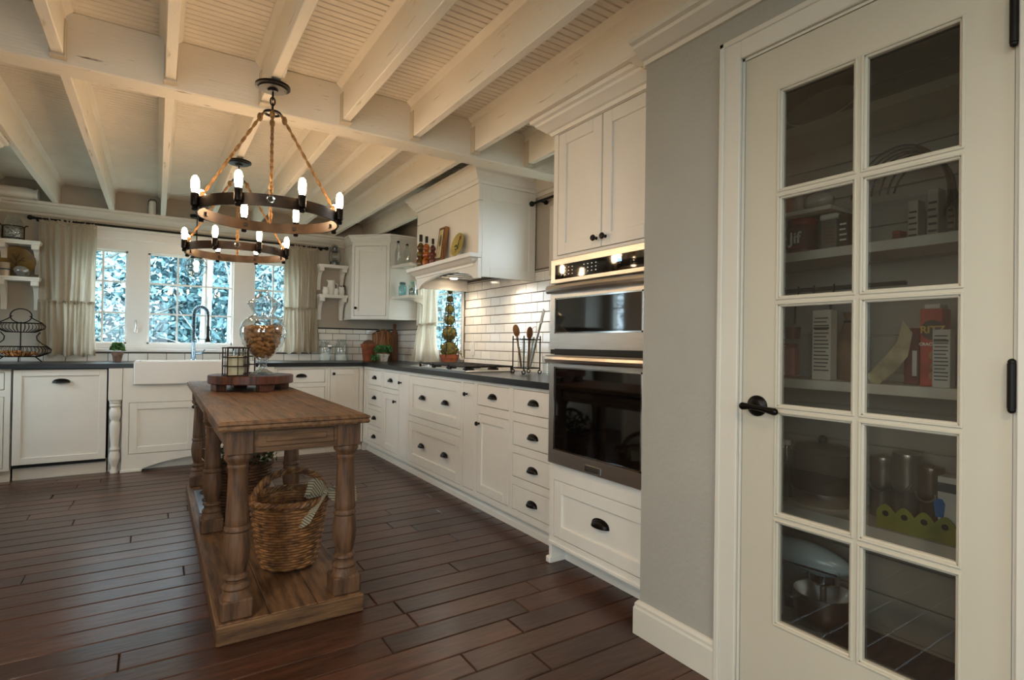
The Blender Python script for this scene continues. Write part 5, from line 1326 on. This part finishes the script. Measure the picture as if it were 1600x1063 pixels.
# snack box beside it
t, w = carton('snack_bag_box', 'grey printed snack box right of the spread jar', 1280, 1304, Z3, .128, .09, mat('grey_carton', '8A8378', .7, color2='6E675C', scale=12))
label_lines(t, w, .128, .03, .10, 5, mat('orange_print', '8A5A38', .7)); part('white_top', MB().box(-w/2-.006, w/2+.006, -.004, .094, .126, .150, .006), WHP, t, local=True)
t, w = carton('tall_snack_box', 'tall dark printed box at the right of the grey snack box', 1308, 1322, Z3, .14, .08, mat('dark_carton', '5B4738', .7)); label_lines(t, w, .14, .03, .11, 4, PRW)
# riser step with packets on it
t = thing('shelf_riser', 'white step riser standing over the spread jar', 'shelf', (2.23, 1.28, Z3))
part('step', MB().box(2.15, 2.40, 1.09, 1.43, 1.660, 1.676, .002), SHW, t); part('leg', MB().box(2.15, 2.40, 1.418, 1.43, Z3, 1.66), SHW, t); part('leg', MB().box(2.30, 2.40, 1.09, 1.102, Z3, 1.66), SHW, t)
for i, (px, r, h, c, lb) in enumerate(((1222,.024,.11,'8A3A22','red brown spice bottle at the riser left end'), (1233,.022,.12,'B0552E','orange spice bottle on the riser'), (1246,.024,.10,'8E877C','grey spice bottle on the riser'))):
    y = pj(px, 330, 2.2)[0]; t = thing('spice_bottle', lb, 'bottle', (2.21, y, 1.6765))
    part('bottle', MB().lathe([(0,1.6765),(r,1.6765),(r,1.6765+h*.75),(r*.7,1.6765+h*.82),(r*.7,1.6765+h*.84)], (2.21, y, 0), 16), mat('spice_'+c, c, .4), t)
    part('cap', MB().lathe([(0,1.6765+h*.83),(r*.85,1.6765+h*.83),(r*.85,1.6765+h),(0,1.6765+h)], (2.21, y, 0), 16), WHP, t)
y = pj(1275, 320, 2.2)[0]; t = thing('clear_snack_pack', 'crumpled clear food pack on the riser', 'packet', (2.21, y, 1.6765))
part('pouch', MB().ball((2.22, y, 1.715), .058, 14, 10, sx=.7, sz=.66, wob=.18, seed=2), mat('cloudy_plastic', 'A8A296', .25), t)
# top shelf platter
y = pj(1285, 160, 2.25)[0]; t = thing('oval_platter', 'curved pale platter leaning on the topmost pantry shelf', 'platter', (2.25, y, Z4))
part('dish', MB().lathe([(0,0),(.09,0),(.14,.018),(.146,.022),(.14,.026),(.09,.010),(0,.010)], (0,0,0), 32, sy=.6).xf(Matrix.Translation((2.26, y, 2.095)) @ Matrix.Rotation(radians(-62), 4, 'Y') @ Matrix.Rotation(radians(90), 4, 'Z')), WHC, t)
# black cable bundle and cartons on the shelf, right column
y = pj(1430, 330, 2.2)[0]; t = thing('wire_rack', 'tangle of black wire hoops leaning on the spread jar shelf', 'wire rack', (2.19, y, Z3))
R = random.Random(21)
for i in range(7):
    c = Vector((2.18+.03*i/7, y-.03+.015*i, 1.66)); rr = .10+.012*i
    part('wire_hoop', MB().tube([(c.x+.01*sin(a*2+i), c.y+rr*cos(a)*.9, max(1.506, c.z+rr*sin(a)*1.1)) for a in [pi*.05+pi*1.1*k/18 for k in range(19)]], .0035, 5), IRON, t)
for pxl, pxr, h, c, lb in ((1416,1432,.16,'B9B2A4','slim white carton standing among the black hoops'), (1446,1464,.19,'A39B8C','taller pale carton behind the black hoops'), (1392,1404,.06,'9A3A22','tiny red box beside the black hoops'), (1478,1490,.17,'8C7A5A','tan carton at the right end of the hoop shelf')):
    t, w = carton('slim_carton', lb, pxl, pxr, Z3, h, .06, mat('carton_'+c, c, .7), x=2.27); label_lines(t, w, h, h*.15, h*.8, 5)
# hook rail with hanging kitchen tools
rl = thing('hook_rail', 'black rail with hooks on the pantry back wall', 'hook rail', (2.39, 1.2, 1.37))
part('bar', MB().box(2.385, 2.401, .93, 1.436, 1.372, 1.388, .002), IRON, rl)
for i, px in enumerate((1227, 1248, 1272, 1303)):
    y = pj(px, 450, 2.38)[0]
    part('hook', MB().tube([(2.381, y, 1.395), (2.378, y, 1.36), (2.374, y, 1.325), (2.362, y, 1.312), (2.350, y, 1.318), (2.348, y, 1.334)], .004, 6), IRON, rl)
for px, lb, M in ((1227,'dark measuring cup hanging from the first rail hook',IRON), (1248,'brown measuring cup hanging from the second rail hook',mat('copper_brown','6A3E28',.4,.6)), (1303,'dark oval ladle hanging from the last rail hook',IRON)):
    y = pj(px, 450, 2.38)[0]; t = thing('hanging_measure', lb, 'measuring cup', (2.355, y, 1.19))
    part('handle', MB().tube([(2.357, y, 1.322), (2.352, y, 1.23)], .004, 6), IRON, t)
    part('cup', MB().lathe([(0,1.165),(.028,1.165),(.033,1.215),(.031,1.215),(.026,1.168)], (2.335, y, 0), 18, cap=False), M, t)
# cereal like carton with facts panel, bags
t, w = carton('facts_carton', 'tall cream carton with printed facts panel leaning beside the hooks', 1268, 1297, Z2, .275, .05, mat('cream_carton', 'C9C2B2', .75), x=2.2)
label_lines(t, w, .275, .03, .25, 15); part('rule', MB().box(-w*.42, w*.42, -.001, .0002, .20, .207), INK, t, local=True)
y = pj(1310, 560, 2.22)[0]; t = thing('brown_food_bag', 'brown paper food bag right of the facts carton', 'bag', (2.32, y, Z2))
part('sack', MB().lathe([(0,Z2),(.05,Z2),(.062,1.05),(.058,1.14),(.03,1.22),(.022,1.235),(.034,1.27),(.03,1.27)], (2.32, y, 0), 12, sx=.8, cap=False), mat('kraft_bag', '8A6E52', .9, color2='6A5038', scale=8), t)
part('tie', MB().tube([(2.32+.02*cos(2*pi*k/12), y+.026*sin(2*pi*k/12), 1.232) for k in range(12)], .004, 5, closed=True), INK, t)
y = pj(1226, 570, 2.25)[0]; t = thing('pink_packet', 'pink paper packet at the left of the cracker shelf', 'packet', (2.25, y, Z2))
part('packet', MB().box(2.23, 2.28, y-.05, y+.05, Z2, 1.13, .01), mat('pink_paper', 'A8685C', .8), t); part('fold', MB().box(2.235, 2.275, y-.048, y+.048, 1.13, 1.142, .004), mat('pink_paper_fold', '8C5048', .8), t)
# cracker cartons
t, w = carton('cracker_box', 'tall red cracker box lettered RITZ on the pantry shelf', 1437, 1472, Z2, .262, .07, mat('cracker_red', 'B3301F', .5), x=2.185)
part('flap', MB().box(-w/2+.01, w/2-.008, .004, .066, .262, .278, .002), WHP, t, local=True)
part('emblem', MB().lathe([(0,-.0009),(.034,-.0009),(.034,.0003),(0,.0003)], (.004, 0, .190), 24, 'y'), mat('emblem_navy', '241A18', .5), t, local=True)
text('lettering', 'RITZ', t, (.004, -.0014, .190), (pi/2, 0, 0), .034, mat('gold_print', 'D9B04A', .4), bold=.0008)
text('small_lettering', 'CRACKERS', t, (0, -.0012, .142), (pi/2, 0, 0), .014, PRW, bold=.0005)
for k, z in enumerate((.105, .068, .036)): part('cracker_picture', MB().lathe([(0,-.0008),(.015,-.0008),(.015,.0002),(0,.0002)], (.008+.004*(k % 2), 0, z), 16, 'y'), mat('cracker_tan', 'A9763A', .6), t, local=True)
t, w = carton('facts_box', 'white box with printed facts panel standing before the red cracker box', 1456, 1484, Z2, .19, .045, WHP, x=2.135)
label_lines(t, w, .19, .02, .175, 13); part('rule', MB().box(-w*.42, w*.42, -.001, .0002, .150, .157), INK, t, local=True)
t, w = carton('dark_red_box', 'dark red carton tucked left of the red cracker box', 1412, 1434, Z2, .20, .06, mat('dark_red_carton', '6E1A16', .6), x=2.25)
part('side_label', MB().box(w*.1, w*.42, -.001, .0002, .03, .12), WHP, t, local=True)
t = thing('bent_paper_pouch', 'bent cream paper pouch leaning left of the dark red carton', 'packet', (2.2, pj(1385, 570, 2.2)[0], Z2))
pa = [pj(1362, 585, 2.19), pj(1392, 560, 2.19), pj(1412, 545, 2.19), pj(1420, 530, 2.19)]
mb = MB(); q = [(2.18, pa[0][0], Z2+.004), (2.185, pj(1392,566,2.185)[0], 1.075), (2.19, pj(1410,550,2.19)[0], 1.125), (2.20, pj(1418,528,2.2)[0], 1.205)]
part('pouch', ribbon(q, [.05,.06,.06,.055], (0, .55, .83)), mat('cream_paper', 'C4B894', .8, color2='9E9270', scale=20), t)
# slow cooker, bottles, pots on the lowest shelf
y = pj(1284, 740, 2.26)[0]; t = thing('slow_cooker', 'dark round cooker with steel base band on the lowest pantry shelf', 'cooker', (2.265, y, Z1))
part('pot', MB().lathe([(0,.53),(.105,.53),(.112,.56),(.112,.70),(.118,.71),(.10,.73),(0,.745)], (2.265, y, 0), 32, sx=.92), mat('dark_stoneware', '4A453C', .35), t)
part('steel_base', MB().lathe([(0,Z1),(.10,Z1),(.112,.515),(.116,.555),(.110,.56)], (2.265, y, 0), 32, sx=.92), STEEL, t)
part('lid_knob', MB().ball((2.265, y, .755), .018, 12, 8), BLACKM, t)
for px, lb in ((1219,'clear water bottle at the left of the lowest pantry shelf'), (1229,'second clear water bottle beside the cooker')):
    bx_ = 2.165 if px < 1225 else 2.24; y = pj(px, 740, bx_)[0]; t = thing('water_bottle', lb, 'bottle', (bx_, y, Z1))
    part('bottle', MB().lathe([(0,.502),(.030,.502),(.032,.52),(.029,.56),(.032,.60),(.029,.63),(.032,.66),(.014,.705),(.014,.72)], (bx_, y, 0), 18, cap=False), JARG, t)
    part('cap', MB().lathe([(0,.715),(.016,.715),(.016,.735),(0,.735)], (bx_, y, 0), 14), WHP, t)
for px, r, h, lb, c in ((1380,.042,.20,'tall steel canister behind the green scalloped tray','9A9288'), (1418,.046,.225,'tallest steel stock pot behind the green scalloped tray','A59C90'), (1455,.040,.19,'brown tinted canister right of the stock pot','7A6A58')):
    y = pj(px, 740, 2.3)[0]; t = thing('metal_canister', lb, 'canister', (2.30, y, Z1))
    part('body', MB().lathe([(0,Z1),(r,Z1),(r,Z1+h),(r*1.05,Z1+h+.006),(r*1.0,Z1+h+.02),(0,Z1+h+.03)], (2.30, y, 0), 28), mat('canister_'+c, c, .3, .8), t)
    part('ring_handle', MB().tube([(2.30-r-.004, y+.03*cos(pi*k/12), Z1+h*.65-.03*sin(pi*k/12)) for k in range(13)], .005, 6), STEEL, t)
ya, yb = pj(1372, 800, 2.15)[0], pj(1496, 800, 2.15)[0]
t = thing('scalloped_tray', 'green scalloped metal tray with round holes on the lowest pantry shelf', 'tray', (2.15, (ya+yb)/2, Z1))
GRN = mat('olive_green_enamel', '8A8C3A', .45)
sc = [(yb, Z1)]; nsc = 4
for k in range(nsc):
    for i in range(9): sc.append((yb+(ya-yb)*(k+i/8)/nsc, Z1+.058+.026*sin(pi*i/8)))
sc.append((ya, Z1))
part('front', MB().prism(sc, 2.138, 2.142, 'x'), GRN, t); part('base', MB().box(2.142, 2.22, yb, ya, Z1, Z1+.004), GRN, t)
for k in range(nsc): part('hole', MB().lathe([(0,0),(.010,0),(.010,.001)], (2.1368, yb+(ya-yb)*(k+.5)/nsc, Z1+.052), 14, 'x'), INK, t)
t, w = carton('charger_box', 'white box with a blue plug picture at the right of the lowest shelf', 1466, 1496, Z1+.004, .205, .06, WHP, x=2.165)
part('blue_plug_picture', MB().prism([(-.03,.07),(-.008,.07),(-.004,.115),(-.012,.13),(-.028,.13),(-.036,.115)], -.0012, .0002), mat('plug_blue', '1F6FB0', .5), t, local=True)
for dx in (-.026, -.012): part('blue_plug_prong', MB().box(dx-.002, dx+.002, -.0012, .0002, .048, .070), INK, t, local=True)
part('dark_band', MB().box(-w/2+.001, w/2-.001, -.001, .0002, .155, .185), mat('band_teal', '2E3E44', .6), t, local=True)
# stand mixer on the pantry floor
mx, my, mz = 2.20, 1.235, .001
MIXB = mat('pale_blue_enamel', 'A9BCC0', .22)
sm = thing('stand_mixer', 'pale blue stand mixer with steel bowl at the pantry bottom', 'stand mixer', (mx, my, mz))
def mrot(mb): return mb.rotz(radians(-82)).move(mx, my, mz)       # local +x points to the mixer nose
part('base', mrot(MB().box(-.13, .12, -.075, .075, 0, .03, .012)), MIXB, sm)
part('column', mrot(MB().lathe([(.055,.02),(.048,.10),(.046,.20),(.05,.23)], (-.09, 0, 0), 20, sx=.8)), MIXB, sm)
hm_ = MB().ball((0,0,0), 1, 24, 16); hm_.v = [((x*.185 if x > 0 else x*.16), y*(.066-.012*x), z*(.062 if z > 0 else .05)) for x, y, z in hm_.v]
head = part('head', mrot(hm_.xf(Matrix.Translation((.02, 0, .285)) @ Matrix.Rotation(radians(4), 4, 'Y'))), MIXB, sm)
part('trim_band', mrot(MB().box(-.10, .17, -.066, .066, .262, .270, .003)), CHROME, head)
part('attachment_knob', mrot(MB().lathe([(0,.0),(.024,.0),(.026,.012),(.020,.03),(0,.032)], (.195, 0, .275), 18, 'x')), STEEL, head)
part('planetary', mrot(MB().lathe([(.05,.205),(.058,.215),(.058,.245),(.03,.25)], (.10, 0, 0), 22)), CHROME, sm)
part('shaft', mrot(MB().lathe([(0,.13),(.012,.13),(.012,.205)], (.10, 0, 0), 12)), STEEL, sm)
part('steel_bowl', mrot(MB().lathe([(0,.032),(.06,.034),(.098,.07),(.108,.12),(.108,.168),(.112,.172),(.105,.170),(.100,.12),(.05,.04),(0,.038)], (.10, 0, 0), 32)), STEEL, sm)
# crate added in place of the door glass reflections at the pantry bottom right
y = .62; t = thing('added_wire_crate', 'added wire crate in place of glass reflections at the bottom right of the pantry', 'crate', (2.2, y-.1, .001))
for zz in (.01, .12, .24): part('wire_hoop', MB().tube([(2.08, y-.28, zz), (2.36, y-.28, zz), (2.36, y-.04, zz), (2.08, y-.04, zz)], .004, 5, closed=True), STEEL, t)
for i in range(7):
    part('wire_upright', MB().tube([(2.08, y-.28+.04*i, .01), (2.08, y-.28+.04*i, .24)], .003, 5), STEEL, t)

# ================================================================ OUTSIDE THE WINDOWS
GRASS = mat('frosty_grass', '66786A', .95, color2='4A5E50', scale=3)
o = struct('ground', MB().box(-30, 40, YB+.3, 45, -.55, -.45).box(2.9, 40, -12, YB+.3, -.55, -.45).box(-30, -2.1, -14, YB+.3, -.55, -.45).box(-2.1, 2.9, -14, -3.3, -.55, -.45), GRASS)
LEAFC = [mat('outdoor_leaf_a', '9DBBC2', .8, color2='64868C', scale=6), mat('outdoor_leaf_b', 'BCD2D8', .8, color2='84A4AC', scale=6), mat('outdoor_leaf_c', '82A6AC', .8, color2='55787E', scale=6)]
BARK = mat('pale_bark', 'B9BDB8', .9, color2='7E8480', scale=12, stretch=(4,4,1)); BARKD = mat('grey_bark', '6E736E', .9, color2='4A4E4A', scale=12, stretch=(4,4,1))
def tree(x, y, h, r, kind, lm, bm, label, seed, n=900, size=.16):
    R = random.Random(seed); t = thing('garden_tree', label, 'tree', (x, y, -.45), 0, 'trees beyond the windows')
    part('trunk', MB().tube([(x+R.uniform(-.1,.1)*i/4, y+R.uniform(-.1,.1)*i/4, -.45+h*i/4) for i in range(5)], lambda q: r*(1-.7*q), 8), bm, t)
    pts = []
    for b in range(5 if bm is BARK else 9 if kind else 16):
        a = R.uniform(0, 6.28); z0 = -.45+h*R.uniform(.12, .8); L = h*R.uniform(.18, .34)
        e = Vector((x+L*cos(a), y+L*sin(a), z0+L*R.uniform(.2,.8)))
        part('branch', MB().tube([(x, y, z0), tuple(Vector((x, y, z0)).lerp(e, .5)+Vector((0,0,.1))), tuple(e)], r*(.13 if bm is BARK else .28), 5, r*.05), bm, t)
    for _ in range(n):
        if kind == 1: f = R.random(); a = R.uniform(0, 6.28); q = h*.26*(1-f)*sqrt(R.random()); pts.append((x+q*cos(a), y+q*sin(a), -.2+h*.95*f))
        else:
            a = R.uniform(0, 6.28); b = R.uniform(-1, 1); q = R.random()**.5; pts.append((x+h*.30*q*cos(a)*sqrt(1-b*b), y+h*.30*q*sin(a)*sqrt(1-b*b), -.45+h*.55+h*.45*b*q))
    part('foliage', MB().leaves(pts, size, seed), lm, t, kind='stuff')
TREES = [(-2.6,15,7,.16,0), (-1.5,12,6,.12,0), (-.2,17,8,.2,1), (.75,11.5,7,.11,2), (1.3,12.5,8,.13,2), (2.1,16,8,.2,1), (3.0,13,6,.14,0), (4.2,15,7,.15,0), (-4,18,9,.2,1), (5.5,19,9,.2,1), (.3,22,10,.25,0), (-1.8,22,10,.25,1), (3.2,22,10,.25,0),
         (7.5,9.5,7,.15,0), (9,12.5,8,.2,1), (7,7.8,6,.12,0), (-7,9.5,7,.15,1), (-8,13,8,.2,0), (-4.5,27,12,.3,0), (.5,28,13,.3,0), (5,27,12,.3,1), (13,16,11,.3,0), (12,9,9,.25,0), (16,12,12,.3,1), (4.75,9.6,5,.1,0), (6.2,12.4,7,.15,1), (5.4,11.4,6,.12,0)]
LBL = ['leftmost bare bush tree seen through the left window casement', 'slim leafy tree seen through the left window casement', 'tall blue green conifer seen in the middle window', 'pale slender trunk rising behind the faucet', 'second pale slender trunk right of the faucet', 'dark conifer seen behind the right window mullion', 'leafy tree behind the glass jar in the right casement', 'leafy tree hidden mostly by the right curtain',
       'big conifer far left outside', 'big conifer far right outside', 'far broad tree closing the middle window view', 'far conifer closing the left casement view', 'far broad tree closing the right casement view', 'leafy tree outside the window beside the hood', 'conifer outside the window beside the hood', 'small leafy tree close outside the window beside the hood', 'conifer outside the left wall window', 'broad tree outside the left wall window', 'farthest broad tree behind the left casement', 'farthest broad tree behind the middle window', 'farthest conifer behind the right casement', 'far broad tree beyond the hood window', 'broad tree right beyond the hood window', 'farthest conifer beyond the hood window', 'near bushy tree behind the moss ball topiary', 'conifer behind the moss ball topiary', 'mid distance bushy tree behind the moss ball topiary']
for i, (x, y, h, r, k) in enumerate(TREES):
    tree(x, y, h, r, 1 if k == 1 else 0, LEAFC[i % 3], BARK if k == 2 else BARKD, LBL[i], 50+i, 700 if k == 2 else (9000 if y >= 15 else 5000), .07 if k == 2 else (.2 if y >= 15 else .09))
